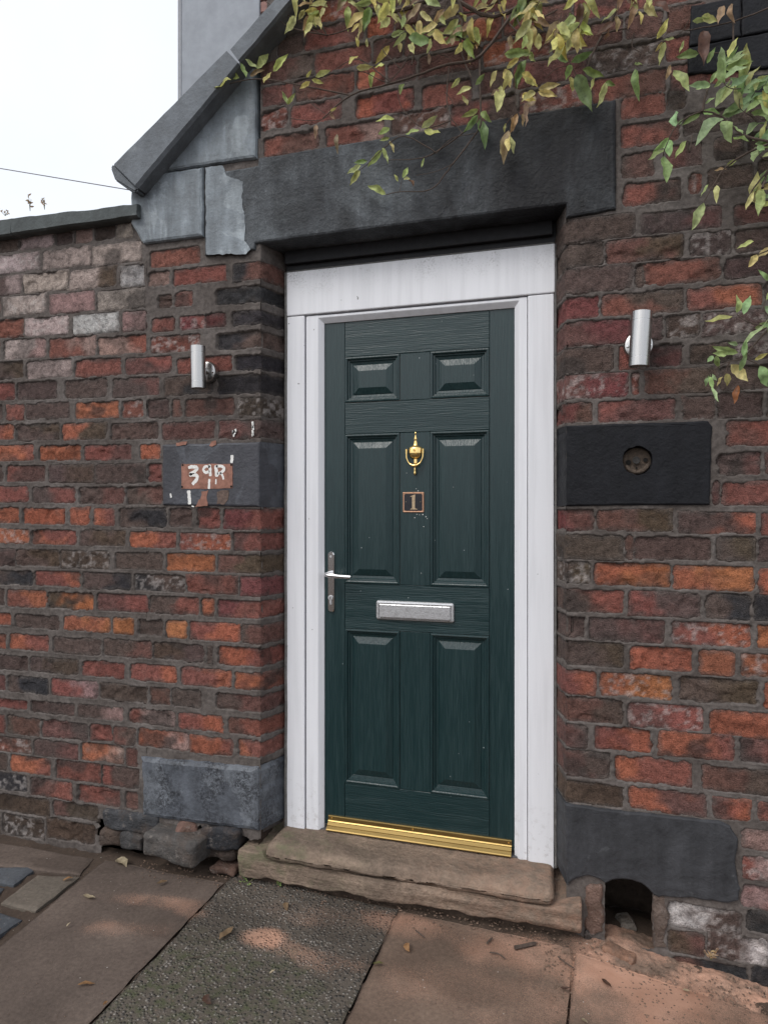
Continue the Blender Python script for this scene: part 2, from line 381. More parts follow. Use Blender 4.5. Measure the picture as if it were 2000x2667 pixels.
M = dict(brick=m_brick(), mortar=m_mortar(),
         kneeler=m_stone('painted_kneeler_stone', (.185, .21, .23), (.25, .28, .30), .10, rough=.6, streak=.6),
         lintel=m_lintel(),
         numstone=m_stone('painted_number_stone', (.052, .053, .062), (.072, .076, .088), .08, rough=.5),
         slate=m_stone('painted_blue_stone', (.090, .099, .115), (.135, .147, .165), .08, speck=.55, rough=.45),
         black=m_stone('black_painted_stone', (.012, .0125, .015), (.020, .021, .024), .0, rough=.55, spec=.15),
         grey=m_stone('grey_painted_stone', (.042, .043, .047), (.062, .064, .068), .05, rough=.6, streak=.4, spec=.2),
         coping=m_stone('coping_stone', (.135, .148, .162), (.165, .18, .195), .05, rough=.75, streak=.2),
         ycoping=m_stone('yard_coping_stone', (.075, .084, .084), (.115, .127, .127), .08, rough=.85),
         upvc=m_upvc(), doorv=m_door('green_door_vertical_grain', 'z'), doorh=m_door('green_door_horizontal_grain', 'x'),
         brass=m_metal('brass', (.86, .62, .25), .2), goldbar=m_metal('gold_anodised', (.36, .25, .095), .36, (.03, 1, 1)),
         steel=m_metal('brushed_steel', (.50, .49, .48), .27, (1.2, 1.2, .02)), chrome=m_metal('chrome', (.75, .74, .74), .14),
         silver=m_metal('pitted_silver', (.66, .66, .67), .36, spots=True),
         plaque=m_plain('black_plaque', (.02, .02, .025), .35, .2), copper=m_metal('worn_copper_edge', (.50, .29, .19), .45, spots=True),
         bronze=m_plain('dull_bronze_numeral', (.40, .30, .19), .5, .4, 120),
         white=m_plain('white_brush_paint', (.72, .71, .68), .7, .18, 150, .5, .002), terracotta=m_plain('bare_sandstone', (.27, .135, .10), .9, .4, 45, .6),
         dark=m_plain('dark_void', (.012, .011, .010), .95, .3), soil=m_plain('soil', (.055, .038, .028), 1.0, .5, 30, 1.0, .01),
         dustsoil=m_plain('brick_dust', (.34, .19, .125), 1.0, .35, 25, .8, .006),
         sealant=m_plain('dirty_sealant', (.13, .125, .12), .7, .4, 60), wood=m_plain('black_timber', (.018, .018, .02), .6, .3),
         step=m_step(), slab=m_slab('smooth_flag', (.104, .079, .065), (.146, .113, .093)), aggr=m_slab('aggregate_flag', (.090, .075, .061), (.115, .097, .079), True),
         dslab=m_slab('dusty_flag', (.150, .105, .079), (.21, .15, .113)), rubble=m_block('rubble'),
         leaf=m_leaf(), twig=m_plain('twig_bark', (.075, .055, .044), .85, .4, 120), render=m_plain('grey_render', (.31, .33, .36), .9, .12, 12, .5, .004),
         cable=m_plain('cable', (.18, .17, .18), .6, .1))

# ------------------------------------------------------------------ ground
def gz(x, y):
    x = np.asarray(x, float); return -.10 * np.clip(x + .02, 0, 1.2)
def dustf(x, y):
    d = np.zeros_like(x)
    def ell(px, py, rx, ry, ang, amp, soft=1.0):
        c = G(px, py); a = R(ang); dx, dy = x - c.x, y - c.y
        p = (dx * math.cos(a) + dy * math.sin(a)) / rx; q = (-dx * math.sin(a) + dy * math.cos(a)) / ry
        return amp * (1 - sst(.25, 1.15, np.sqrt(p * p + q * q) + .18 * fbm(x * 9, y * 9, 0, 5)))
    d = np.maximum(d, ell(695, 2445, .105, .075, 0, 1.0))  # small round orange patch on the gravelly slab
    d = np.maximum(d, ell(760, 2475, .24, .07, -20, .5))
    d = np.maximum(d, ell(860, 2500, .22, .05, -10, .38))
    d = np.maximum(d, ell(420, 2350, .27, .075, 8, .60)); d = np.maximum(d, ell(500, 2375, .14, .05, 0, .55))
    d = np.maximum(d, ell(330, 2420, .25, .09, 12, .38))
    d = np.maximum(d, ell(1120, 2420, .38, .10, 0, .62)); d = np.maximum(d, ell(1350, 2480, .36, .16, 0, .72))
    d = np.maximum(d, ell(1700, 2540, .42, .22, 0, 1.0)); d = np.maximum(d, ell(1850, 2660, .5, .26, 0, .72))
    d = np.maximum(d, ell(1250, 2580, .5, .2, 0, .46)); d = np.maximum(d, ell(820, 2385, .38, .10, 0, .40))
    return np.clip(d * (.9 + .35 * fbm(x * 5, y * 5, 1, 8)), 0, 1)
def slab(name, q, mat, parent, res=.014, thick=.05, dz=0.0, rel=.003, seed=0):
    # q: far-left, far-right, near-right, near-left corners (x, y)
    a, b, c, d = [Vector((p[0], p[1])) for p in q]
    nu = max(2, int(max((b - a).length, (c - d).length) / res)); nv = max(2, int(max((d - a).length, (c - b).length) / res))
    U, V = np.meshgrid(np.linspace(0, 1, nu), np.linspace(0, 1, nv))
    X = (1 - V) * ((1 - U) * a.x + U * b.x) + V * ((1 - U) * d.x + U * c.x)
    Y = (1 - V) * ((1 - U) * a.y + U * b.y) + V * ((1 - U) * d.y + U * c.y)
    e = np.minimum(np.minimum(U, 1 - U) * nu, np.minimum(V, 1 - V) * nv) * res
    jx = .0025 * fbm(X * 20, Y * 20, 2.0, seed, 3); jy = .0025 * fbm(X * 20, Y * 20, 7.0, seed, 3)
    Z = gz(X, Y) + dz + rel * fbm(X * 4, Y * 4, 0, seed, 3) + .0012 * vn(X * 50, Y * 50, 0, seed) - .005 * (1 - sst(0, .012, e))
    v = np.stack([X + jx, Y + jy, Z], -1).reshape(-1, 3)
    i = (np.arange(nv - 1)[:, None] * nu + np.arange(nu - 1)[None, :]).ravel()
    f = np.stack([i, i + 1, i + nu + 1, i + nu], -1)[:, ::-1]
    # skirt
    ed = np.concatenate([np.arange(nu), np.arange(1, nv) * nu + nu - 1, (nv - 1) * nu + np.arange(nu - 2, -1, -1), np.arange(nv - 2, 0, -1) * nu])
    n0 = len(v); sk = v[ed].copy(); sk[:, 2] -= thick; v = np.vstack([v, sk]); k = len(ed)
    fs = np.stack([ed, n0 + np.arange(k), n0 + (np.arange(k) + 1) % k, np.roll(ed, -1)], -1); f = np.vstack([f, fs])
    dst = dustf(v[:, 0], v[:, 1]); mo = sst(-.25, -.5, v[:, 1]) * sst(-.25, .3, fbm(v[:, 0] * 3, v[:, 1] * 3, 0, 3) + .25)
    wet = sst(.02, .3, fbm(v[:, 0] * 1.6 + 3, v[:, 1] * 3.2, 0, 21))
    return mesh_obj(name, v, f, mat, parent, True, {'Dust': np.stack([dst, mo, wet, np.ones_like(dst)], -1)})

gv = [(-60, .3, -.085), (60, .3, -.085), (60, -60, -.085), (-60, -60, -.085), (-60, 60, -.085), (60, 60, -.085)]
g_ = mesh_obj('ground', gv, [(3, 2, 1, 0), (0, 1, 5, 4)], M['soil']); tag(g_, None, None, kind='structure')
pave = thing('pavement', (-.8, -.6, 0), None, None); pave['kind'] = 'structure'
# earth bed showing in the joints and along the foot of the wall
nx, ny = 330, 70
U, V = np.meshgrid(np.linspace(-3.4, 1.7, nx), np.linspace(.22, -2.0, ny))
vz = gz(U, V) - .009 + .006 * fbm(U * 9, V * 9, 0, 4) + .006 * fbm(U * 40, V * 40, 0, 6) - .004 * sst(-.05, -.3, V)
i = (np.arange(ny - 1)[:, None] * nx + np.arange(nx - 1)[None, :]).ravel()
bedv = np.stack([U, V, vz], -1).reshape(-1, 3)
dd = dustf(bedv[:, 0], bedv[:, 1])
mesh_obj('earth_bed', bedv, np.stack([i, i + 1, i + nx + 1, i + nx], -1)[:, ::-1], m_slab('earth', (.062, .044, .033), (.085, .06, .045)), pave, True,
         {'Dust': np.stack([dd * .9, dd * 0, dd * 0, dd * 0 + 1], -1)})
J1 = -1.302
fa = .038
def gp(z, u, v): p = GZ(z, u, v); return (p.x, p.y)
b1 = G(1000, 2440); b2 = G(890, 2667); c1 = G(1492, 2507); c2 = G(1480, 2633)
def ext(p, q, y): t = (y - p.y) / (q.y - p.y); return (p.x + (q.x - p.x) * t, y)
aL1, aL2 = G(222, 2268), G(0, 2452)
YN = -1.75
slab('paving_slab', [gp('i', 565, 700), (J1 - .006, G(622, 2304).y), (J1 - .016, YN), ext(aL1, aL2, YN)], M['slab'], pave, seed=1)
slab('paving_slab', [(J1 + .004, .012), ext(b1, b2, -.035), ext(b1, b2, YN), (J1 - .004, YN)], M['aggr'], pave, .012, seed=2)
def sh(p, d): return (p[0] + d, p[1])
slab('paving_slab', [sh(ext(b1, b2, -.04), .008), sh(ext(c1, c2, -.075), -.004), sh(ext(c1, c2, YN), -.004), sh(ext(b1, b2, YN), .008)], M['dslab'], pave, seed=3)
slab('paving_slab', [sh(ext(c1, c2, -.10), .005), (.75, -.16), (.95, YN), sh(ext(c1, c2, YN), .005)], M['dslab'], pave, seed=4, dz=.002)
slab('paving_slab', [(.76, -.16), (1.6, -.16), (1.6, YN), (.96, YN)], M['dslab'], pave, .04, seed=5)
slab('paving_slab', [gp('i', -330, 555), gp('i', 505, 692), gp('i', 432, 782), gp('i', -330, 700)], M['slab'], pave, seed=6)
bl = (.065, .072, .085); 
slab('paving_slab', [(1.61, -.16), (3.0, -.16), (3.0, YN), (1.61, YN)], M['dslab'], pave, .05, seed=15)
slab('paving_slab', [(-4.6, -.02), (-2.62, -.02), (-2.75, -.42), (-4.6, -.42)], M['slab'], pave, .05, seed=16)
slab('paving_slab', [(-4.6, -.43), (-2.60, -.43), ext(aL1, aL2, YN), (-4.6, YN)], M['slab'], pave, .05, seed=17)
def sett(pts, mat, seed): slab('sett', pts, mat, pave, .01, .05, .000, .003, seed)
M['dsett'] = m_slab('blue_sett', (.07, .076, .085), (.095, .10, .108)); M['psett'] = m_slab('pale_sett', (.125, .105, .085), (.165, .14, .115))
sett([gp('i', -160, 742), gp('i', 205, 738), gp('i', 75, 832), gp('i', -200, 800)], M['dsett'], 7)
sett([gp('i', 205, 778), gp('i', 432, 792), gp('i', 192, 978), gp('i', 8, 932)], M['psett'], 8)
sett([gp('i', -150, 825), gp('i', 25, 850), gp('i', -40, 925), gp('i', -220, 890)], M['dsett'], 9)
sett([gp('i', -30, 965), gp('i', 120, 1018), gp('i', -20, 1118), gp('i', -180, 1040)], M['dsett'], 10)
sett([gp('i', -260, 900), gp('i', -70, 945), gp('i', -220, 1035), gp('i', -420, 960)], M['psett'], 11)

# ------------------------------------------------------------------ the two walls
gable = thing('gable_wall', (-.6, .1, 0), 'weathered dark red brick gable wall with black painted stones around the green door', 'brick wall')
yard = thing('yard_wall', (-2.4, .1, 0), 'lower brick wall with pale pinkish upper bricks and a flat stone coping at left', 'brick wall')
PAL = {'O': (.36, .135, .064), 'o': (.305, .104, .063), 'r': (.205, .078, .062), 'q': (.130, .066, .056), 'k': (.094, .066, .057), 'K': (.036, .034, .037),
       't': (.31, .25, .225), 'p': (.27, .175, .158), 'P': (.41, .335, .31), 'w': (.47, .44, .425), 'm': (.15, .052, .050), 'b': (.085, .060, .043), 'e': (.075, .052, .040)}
RECTS = []   # brick outlines, used to open the mortar over each brick
NB = [0]
def reveal_pt(side, s):
    if side > 0: a, b = Vector((XL, 0)), Vector((XLi, DR))        # left jamb: brick turns in at its right end
    else: a, b = Vector((XR, 0)), Vector((XRi, DR))
    d = (b - a).normalized(); n = Vector((d.y, -d.x)) * (1 if side > 0 else -1)
    return a + d * s, n
def brick(x0, x1, z0, z1, code, corner=0, proud=None, rs=None, parent=None, cell=.0058):
    NB[0] += 1; sd = NB[0] * 7 + 3; rnd = random.Random(sd)
    if proud is None: proud = rnd.uniform(-.0045, .0030)
    RECTS.append((x0, x1, z0, z1, corner, rnd.uniform(-.002, .002)))
    pad = .009; Lf = x1 - x0; DRs = .145
    if corner > 0: s0, s1 = -pad, Lf + DRs
    elif corner < 0: s0, s1 = -DRs, Lf + pad
    else: s0, s1 = -pad, Lf + pad
    ns = max(4, int((s1 - s0) / cell)); nz = max(4, int((z1 - z0 + 2 * pad) / cell))
    Sg, Zg = np.meshgrid(np.linspace(s0, s1, ns), np.linspace(z0 - pad, z1 + pad, nz))
    d = np.minimum(Zg - (z0 - pad), z1 + pad - Zg)
    if corner <= 0: d = np.minimum(d, s1 - Sg)
    if corner >= 0: d = np.minimum(d, Sg - s0)
    q = sd * 1.37
    d = d + .003 * fbm(Sg * 35, Zg * 35, q, sd, 3)
    off = proud + .0030 * fbm(Sg * 22, Zg * 22, q, sd + 9, 3) + .0018 * vn(Sg * 120, Zg * 120, q, sd + 5) - .006 * (1 - sst(0, .008, d))
    # a chipped face on some bricks
    if rnd.random() < .35: off -= .006 * sst(.25, .5, fbm(Sg * 14 + q, Zg * 18, 0, sd + 31, 2))
    X = x0 + Sg; Y = -off; Xo = X.copy()
    if corner:
        past = (Sg > Lf) if corner > 0 else (Sg < 0)
        s = np.where(corner > 0, Sg - Lf, -Sg)
        p0, n0 = reveal_pt(corner, 0); p1, _ = reveal_pt(corner, 1)
        off = off - .0035 * (1 - sst(0, .012, np.abs(s)))
        Xo = np.where(past, p0.x + (p1.x - p0.x) * s + n0.x * off, X); Y = np.where(past, (p1.y - p0.y) * s + n0.y * off, -off)
    v = np.stack([Xo, Y, Zg], -1).reshape(-1, 3)
    i = (np.arange(nz - 1)[:, None] * ns + np.arange(ns - 1)[None, :]).ravel()
    f = np.stack([i, i + 1, i + ns + 1, i + ns], -1)
    a = np.array(PAL[code[0]]); b = np.array(PAL[code[1]]) if len(code) > 1 else a * rnd.uniform(.62, 1.0)
    j = 1 + .14 * np.array([rnd.uniform(-1, 1)] * 3) + .05 * np.array([rnd.uniform(-1, 1) for _ in range(3)])
    g = (Sg - Lf * .5) / max(Lf, .02) * 1.6 if len(code) > 1 else 0 * Sg
    mm = sst(-.35, .35, g + .75 * fbm(Sg * 10, Zg * 12, q, sd + 3, 3))[..., None]
    C = (a * (1 - mm) + b * mm) * j
    soot = sst(.25, .7, fbm(Sg * 9, Zg * 14, q, sd + 77, 3))[..., None] * rnd.choice((.2, .45, .7))
    C = C * (1 - soot) + np.array((.045, .038, .035)) * soot
    if rnd.random() < .10 or 'P' in code or 'w' in code:
        ef = sst(.10, .7, fbm(Sg * 60, Zg * 75, q, sd + 55, 3) + .1)[..., None] * .45; C = C * (1 - ef) + np.array((.42, .38, .36)) * ef
    sm = (1 - sst(.004, .022, d + .008 * fbm(Sg * 50, Zg * 50, q, sd + 41, 2)))[..., None] * .55
    C = C * (1 - sm) + np.array((.090, .078, .071)) * sm
    C = np.concatenate([np.clip(C, .008, 1), np.ones(C.shape[:2] + (1,))], -1).reshape(-1, 4)
    if parent is None: parent = yard if (x0 + x1) / 2 < XJ else gable
    return mesh_obj('brick', v, f, M['brick'], parent, True, {'Col': C})

def course(z, ua, ta, ba, ub, tb, bb, items, cl=False, cr=False, proud=None):
    """one course read off the photo: top and bottom row at two columns, then (u0, u1, colour) per brick"""
    za, zb = (WZ(z, ua, ta).z, WZ(z, ua, ba).z), (WZ(z, ub, tb).z, WZ(z, ub, bb).z)
    xa, xb = WZ(z, ua, ta).x, WZ(z, ub, tb).x
    for u0, u1, c in items:
        x0, x1 = WZ(z, u0, ta).x, WZ(z, u1, ta).x; t = ((x0 + x1) / 2 - xa) / (xb - xa)
        zt, zb_ = za[0] + (zb[0] - za[0]) * t, za[1] + (zb[1] - za[1]) * t
        k = 0
        if cr and u1 > 1385 and z in 'de': x1 = XL; k = 1
        if cl and abs(x0 - XR) < .05: x0 = XR; k = -1
        jz = random.uniform(-.002, .002)
        brick(x0, x1, zb_ + jz, zt + jz, c, k, proud)
C = course
# yard wall and left pier, top to bottom
C('d', 0, 262, 325, 715, 165, 240, [(-190, -20, 'k'), (0, 100, 'k'), (110, 290, 't'), (302, 400, 'k'), (410, 505, 'p'), (516, 625, 'k'), (634, 716, 't')])
C('d', 0, 352, 440, 760, 270, 372, [(-320, -80, 't'), (-62, 215, 'Pt'), (240, 490, 't'), (503, 766, 't')], proud=.004)
C('d', 0, 462, 552, 775, 395, 500, [(-300, -20, 't'), (0, 118, 'kt'), (132, 370, 't'), (385, 630, 'tb'), (658, 778, 'w')], proud=.004)
C('d', 30, 575, 668, 780, 525, 625, [(-210, 5, 'p'), (25, 250, 'P'), (275, 515, 'p'), (535, 784, 't')], proud=.004)
C('d', 0, 695, 785, 790, 645, 742, [(-330, -110, 'p'), (-92, 130, 'r'), (142, 374, 'P'), (402, 640, 'w'), (670, 790, 'p')], proud=.003)
C('d', 30, 800, 900, 790, 775, 872, [(-220, 2, 'p'), (25, 248, 'tp'), (270, 520, 'rp'), (530, 792, 'pr')])
C('d', 0, 920, 1012, 940, 895, 975, [(-320, -98, 'r'), (-80, 130, 'kb'), (150, 390, 't'), (410, 655, 'r'), (682, 925, 'qr')])
C('d', 0, 1035, 1125, 1400, 985, 1085, [(-350, -140, 'k'), (-120, 80, 'r'), (97, 308, 'k'), (355, 580, 'k'), (612, 862, 'kq'), (893, 1150, 'kK'), (1178, 1408, 'K')], cr=1)
C('d', 0, 1150, 1230, 1400, 1110, 1205, [(-350, -130, 'r'), (-112, 15, 'k'), (38, 130, 'r'), (145, 378, 'k'), (413, 642, 'o'), (663, 775, 'r'), (800, 912, 'k'), (935, 978, 'q'), (1003, 1262, 'q'), (1290, 1405, 'k')], cr=1)
C('d', 0, 1262, 1340, 1415, 1235, 1330, [(-400, -180, 'k'), (-160, 75, 'ro'), (88, 325, 'kb'), (342, 575, 'ob'), (600, 856, 'k'), (880, 1160, 'q'), (1187, 1415, 'qk')], cr=1)
C('d', 0, 1370, 1450, 870, 1365, 1445, [(-310, -90, 'k'), (-70, 185, 'or'), (215, 438, 'o'), (460, 712, 'rq'), (757, 868, 'o')])
C('d', 0, 1480, 1562, 870, 1470, 1568, [(-420, -220, 'q'), (-200, 15, 'k'), (38, 248, 'rq'), (270, 510, 'kb'), (522, 788, 'k'), (802, 874, 'r')])
C('e', 0, 145, 220, 870, 145, 235, [(-300, -80, 'k'), (-60, 152, 'or'), (180, 405, 'kr'), (430, 672, 'kq'), (690, 872, 'kq')])
C('e', 0, 255, 335, 1400, 262, 370, [(-380, -150, 'r'), (-130, 105, 'o'), (128, 355, 'o'), (383, 485, 'o'), (512, 620, 'or'), (650, 896, 'kK'), (915, 1040, 'k'), (1070, 1187, 'r'), (1210, 1412, 'mr')], cr=1)
C('e', 0, 370, 440, 1400, 395, 490, [(-320, -100, 'k'), (-80, 162, 'o'), (175, 412, 'or'), (435, 682, 'kb'), (705, 952, 'or'), (972, 1248, 'ro'), (1262, 1418, 'qr')], cr=1)
C('e', 0, 480, 565, 1400, 510, 605, [(-390, -170, 'o'), (-150, 85, 'k'), (92, 322, 'kb'), (332, 590, 'b'), (625, 882, 'k'), (903, 1160, 'O'), (1180, 1410, 'qb')], cr=1)
C('e', 0, 590, 665, 1400, 630, 730, [(-300, -90, 'q'), (-70, 180, 'kK'), (192, 430, 'ro'), (455, 708, 'kK'), (728, 1000, 'Kk'), (1010, 1285, 'rq'), (1300, 1415, 'm')], cr=1)
C('e', 0, 695, 780, 1400, 760, 850, [(-400, -210, 'o'), (-190, 25, 'k'), (45, 250, 'ro'), (262, 505, 'bO'), (530, 796, 'qr'), (812, 1073, 'kr'), (1093, 1155, 'o'), (1180, 1415, 'mr')], cr=1)
C('e', 0, 825, 888, 1400, 888, 985, [(-350, -160, 'k'), (-140, 65, 'o'), (88, 320, 'k'), (348, 598, 'oO'), (617, 725, 'O'), (748, 880, 'k'), (900, 1008, 'O'), (1028, 1296, 'ro'), (1308, 1405, 'kq')], cr=1)
C('e', 0, 935, 1010, 1400, 1015, 1110, [(-400, -200, 'k'), (-180, 35, 'o'), (58, 262, 'or'), (293, 545, 'k'), (565, 820, 'kq'), (832, 1105, 'bk'), (1122, 1150, 'k'), (1180, 1420, 'or')], cr=1)
C('e', 0, 1045, 1120, 1400, 1150, 1240, [(-340, -140, 'r'), (-120, 155, 'k'), (168, 425, 'kb'), (447, 680, 'r'), (707, 955, 'ro'), (985, 1250, 'ro'), (1272, 1405, 'or')], cr=1)
C('e', 0, 1155, 1235, 1400, 1270, 1360, [(-370, -170, 'k'), (-150, 30, 'q'), (45, 262, 'kK'), (285, 528, 'rp'), (543, 800, 'k'), (815, 920, 'q'), (932, 1085, 'k'), (1170, 1400, 'kq')], cr=1)
C('e', 0, 1282, 1335, 1400, 1400, 1490, [(-310, -110, 'k'), (-90, 150, 'r'), (172, 405, 'k'), (425, 667, 'kp'), (703, 945, 'rp'), (970, 1205, 'ro'), (1235, 1400, 'qr')], cr=1)
C('e', 0, 1370, 1465, 1260, 1505, 1590, [(-280, -80, 'k'), (-60, 28, 'r'), (42, 215, 'kq'), (232, 475, 'qk'), (490, 605, 'r'), (618, 736, 'qk'), (752, 1020, 'op'), (1032, 1260, 'or'), (1290, 1397, 'or')], cr=1)
C('i', 0, 40, 115, 700, 98, 195, [(-310, -100, 'q'), (-80, 172, 'rq'), (188, 425, 'kq'), (442, 668, 'op'), (684, 745, 'q')])
C('i', 0, 130, 215, 750, 215, 325, [(-310, -100, 'o'), (-80, 42, 'k'), (62, 275, 'or'), (305, 545, 'r'), (557, 752, 'rk')])
C('i', 0, 230, 320, 750, 345, 440, [(-420, -220, 'k'), (-200, 150, 'K'), (172, 390, 'qr'), (422, 650, 'rq'), (680, 747, 'q')])
C('i', 0, 345, 440, 540, 420, 490, [(-320, -70, 'e'), (-50, 270, 'e'), (290, 530, 'qe')])
C('i', 0, 462, 560, 540, 510, 620, [(-320, 5, 'e'), (20, 240, 'e'), (255, 515, 'e')])
# pier beside the kneeler
C('d', 815, 330, 405, 1075, 290, 385, [(815, 1078, 'r')])
C('d', 800, 440, 510, 1390, 375, 470, [(803, 915, 'p'), (942, 1222, 'r'), (1262, 1393, 'Kq')], cr=1)
C('d', 850, 560, 630, 1395, 510, 595, [(855, 930, 'k'), (946, 1038, 'r'), (1170, 1395, 'K')], cr=1)
C('d', 830, 690, 755, 1395, 640, 710, [(825, 940, 'r'), (975, 1104, 'mr'), (1110, 1215, 'm'), (1256, 1395, 'K')], cr=1)
C('d', 815, 782, 868, 1400, 755, 845, [(815, 1082, 'r'), (1172, 1402, 'Kk')], cr=1)
C('d', 940, 895, 975, 1400, 880, 960, [(962, 1252, 'r'), (1270, 1410, 'K')], cr=1)
# right of the door; colour codes also carry the shade falling here
C('c', 755, 615, 740, 1650, 440, 560, [(755, 1020, 'r'), (1040, 1150, 'k')])
C('c', 755, 790, 925, 1650, 610, 735, [(755, 1105, 'rq'), (1140, 1400, 'k'), (1430, 1660, 'k'), (1690, 1900, 'q')])
C('c', 755, 965, 1112, 1650, 805, 925, [(755, 952, 'kq'), (1030, 1248, 'qk'), (1330, 1500, 'k'), (1530, 1800, 'k')])
C('c', 770, 1160, 1285, 1650, 985, 1105, [(770, 1115, 'rk'), (1170, 1242, 'r'), (1290, 1560, 'k'), (1600, 1850, 'k')])
C('f', 250, 205, 360, 1650, 75, 215, [(248, 690, 'k'), (750, 1315, 'kq'), (1410, 1700, 'q'), (1730, 2100, 'k')], cl=1)
C('f', 250, 375, 540, 1650, 260, 410, [(248, 470, 'k'), (495, 1040, 'qb'), (1100, 1390, 'k'), (1425, 1900, 'k')], cl=1)
C('f', 250, 560, 735, 1650, 450, 590, [(248, 680, 'k'), (708, 768, 'k'), (778, 1310, 'rq'), (1345, 1750, 'k'), (1780, 2100, 'q')], cl=1)
C('f', 240, 762, 915, 1650, 665, 800, [(240, 440, 'm'), (465, 1040, 'rk'), (1085, 1600, 'ro'), (1640, 2000, 'k')], cl=1)
C('f', 240, 945, 1110, 1200, 880, 1035, [(232, 660, 'qm'), (690, 895, 'k'), (920, 1165, 'k'), (1190, 1640, 'k'), (1670, 2050, 'k')], cl=1)
C('f', 230, 1125, 1305, 1030, 1100, 1245, [(228, 540, 'k'), (585, 770, 'r'), (800, 1035, 'q'), (1095, 1400, 'k'), (1425, 1900, 'k')], cl=1)
C('f', 220, 1325, 1485, 1400, 1265, 1430, [(218, 642, 'qm'), (676, 735, 'r'), (775, 1290, 'qk'), (1315, 1740, 'k')], cl=1)
C('f', 230, 1525, 1655, 980, 1480, 1635, [(228, 392, 'mq'), (435, 986, 'rq'), (1040, 1270, 'k'), (1295, 1620, 'k'), (1650, 2000, 'k')], cl=1)
C('f', 1360, 1655, 1825, 1660, 1650, 1820, [(1362, 1720, 'qr'), (1750, 2100, 'k')])
C('f', 1290, 1880, 2040, 1660, 1880, 2035, [(1296, 1605, 'kq'), (1640, 2000, 'q')])
C('g', 1255, 145, 305, 1660, 155, 312, [(1258, 1302, 'q'), (1335, 1740, 'r'), (1770, 2100, 'k')])
C('g', 200, 348, 495, 1560, 375, 525, [(190, 400, 'mq'), (428, 966, 'qb'), (1010, 1558, 'ko'), (1612, 1950, 'r')], cl=1)
C('g', 185, 535, 700, 1640, 560, 722, [(183, 610, 'k'), (636, 684, 'q'), (697, 1250, 'k'), (1290, 1560, 'kb'), (1590, 2000, 'k')], cl=1)
C('g', 190, 735, 878, 1560, 775, 945, [(190, 370, 'kb'), (412, 946, 'oO'), (980, 1552, 'oO'), (1592, 1950, 'o')], cl=1)
C('g', 200, 925, 1082, 1500, 965, 1140, [(195, 616, 'kr'), (656, 1165, 'rk'), (1215, 1530, 'kK'), (1560, 1950, 'K')], cl=1)
C('g', 190, 1120, 1278, 1530, 1180, 1345, [(190, 342, 'k'), (368, 906, 'kq'), (965, 1536, 'ro'), (1578, 1900, 'O')], cl=1)
C('g', 200, 1300, 1462, 1500, 1390, 1555, [(195, 612, 'kb'), (668, 1110, 'o'), (1165, 1410, 'o'), (1458, 1850, 'o')], cl=1)
C('g', 210, 1510, 1672, 1560, 1590, 1770, [(205, 412, 'ro'), (450, 962, 'oO'), (1022, 1582, 'kb'), (1632, 1950, 'o')], cl=1)
C('g', 200, 1700, 1872, 1600, 1815, 1992, [(200, 612, 'qk'), (652, 1187, 'qr'), (1242, 1760, 'o')], cl=1)
C('g', 200, 1900, 2062, 1400, 1985, 2160, [(205, 360, 'qk'), (410, 816, 'ro'), (876, 1405, 'or'), (1460, 1900, 'qr')], cl=1)
C('h', 565, 110, 245, 1600, 225, 350, [(565, 800, 'qk'), (838, 1242, 'or'), (1300, 1680, 'qk'), (1720, 1950, 'r')], cl=1)
C('h', 600, 275, 395, 1560, 385, 490, [(585, 875, 'b'), (915, 1318, 'oq'), (1365, 1562, 'ro'), (1605, 1850, 'r')], cl=1)
C('h', 1520, 540, 645, 1660, 555, 655, [(1522, 1720, 'p'), (1750, 1960, 'r')])
C('h', 1520, 680, 800, 1660, 700, 815, [(1524, 1700, 'rp'), (1730, 1960, 'P')])
C('h', 1520, 840, 965, 1660, 860, 985, [(1518, 1740, 'pr'), (1770, 1960, 'k')])
C('h', 1120, 950, 1080, 1500, 980, 1095, [(1122, 1512, 'wk'), (1545, 1800, 'K')])
C('h', 1120, 1095, 1205, 1650, 1120, 1265, [(1122, 1312, 'bq'), (1332, 1652, 'kw'), (1680, 1900, 'K')])
C('h', 1120, 1228, 1340, 1650, 1290, 1400, [(1140, 1545, 'qK'), (1570, 1900, 'K')])
# above the lintel: courses traced at the left, then continued along the wall
C('b', 180, 745, 840, 830, 645, 748, [(185, 475, 'rq'), (520, 826, 'rp')])
C('b', 170, 605, 705, 985, 475, 590, [(170, 305, 'r'), (335, 600, 'rq'), (680, 985, 'or'), (1040, 1300, 'rq')])
zc = WZ('b', 330, 715).z; pitch = .094; rr = random.Random(5)
xe = 1.35
def gen_course(z0, xs, first):
    x = xs
    while x < xe:
        ln = first if first else (rr.choice((.225, .228, .222, .11)) + rr.uniform(-.006, .006)); first = None
        if not (x > .30 and 2.62 < z0 < 3.02): brick(x, x + ln, z0, z0 + .075, rr.choice(('r', 'rq', 'q', 'qr', 'q', 'or', 'qk', 'k', 'rk')))
        x += ln + .013
zl1 = (WZ('b', 185, 840).z + WZ('b', 826, 748).z) / 2
gen_course(zl1, WZ('b', 870, 690).x, .21)
gen_course(zl1 + pitch, WZ('b', 1345, 480).x, .11)
rows = 0
def cope_x(z):   # x on the raking line below the coping
    a, b = WZ('a', 790, 930), WZ('a', 1530, 130); return a.x + (b.x - a.x) * (z - a.z) / (b.z - a.z)
for k in range(2, 10):
    z0 = zl1 + pitch * k + .002
    xk = max(WZ('b', 172, 600).x, cope_x(z0 + .09) + .02); gen_course(z0, xk, (.10, .20, .13, .21)[k % 4])
print('bricks', NB[0])

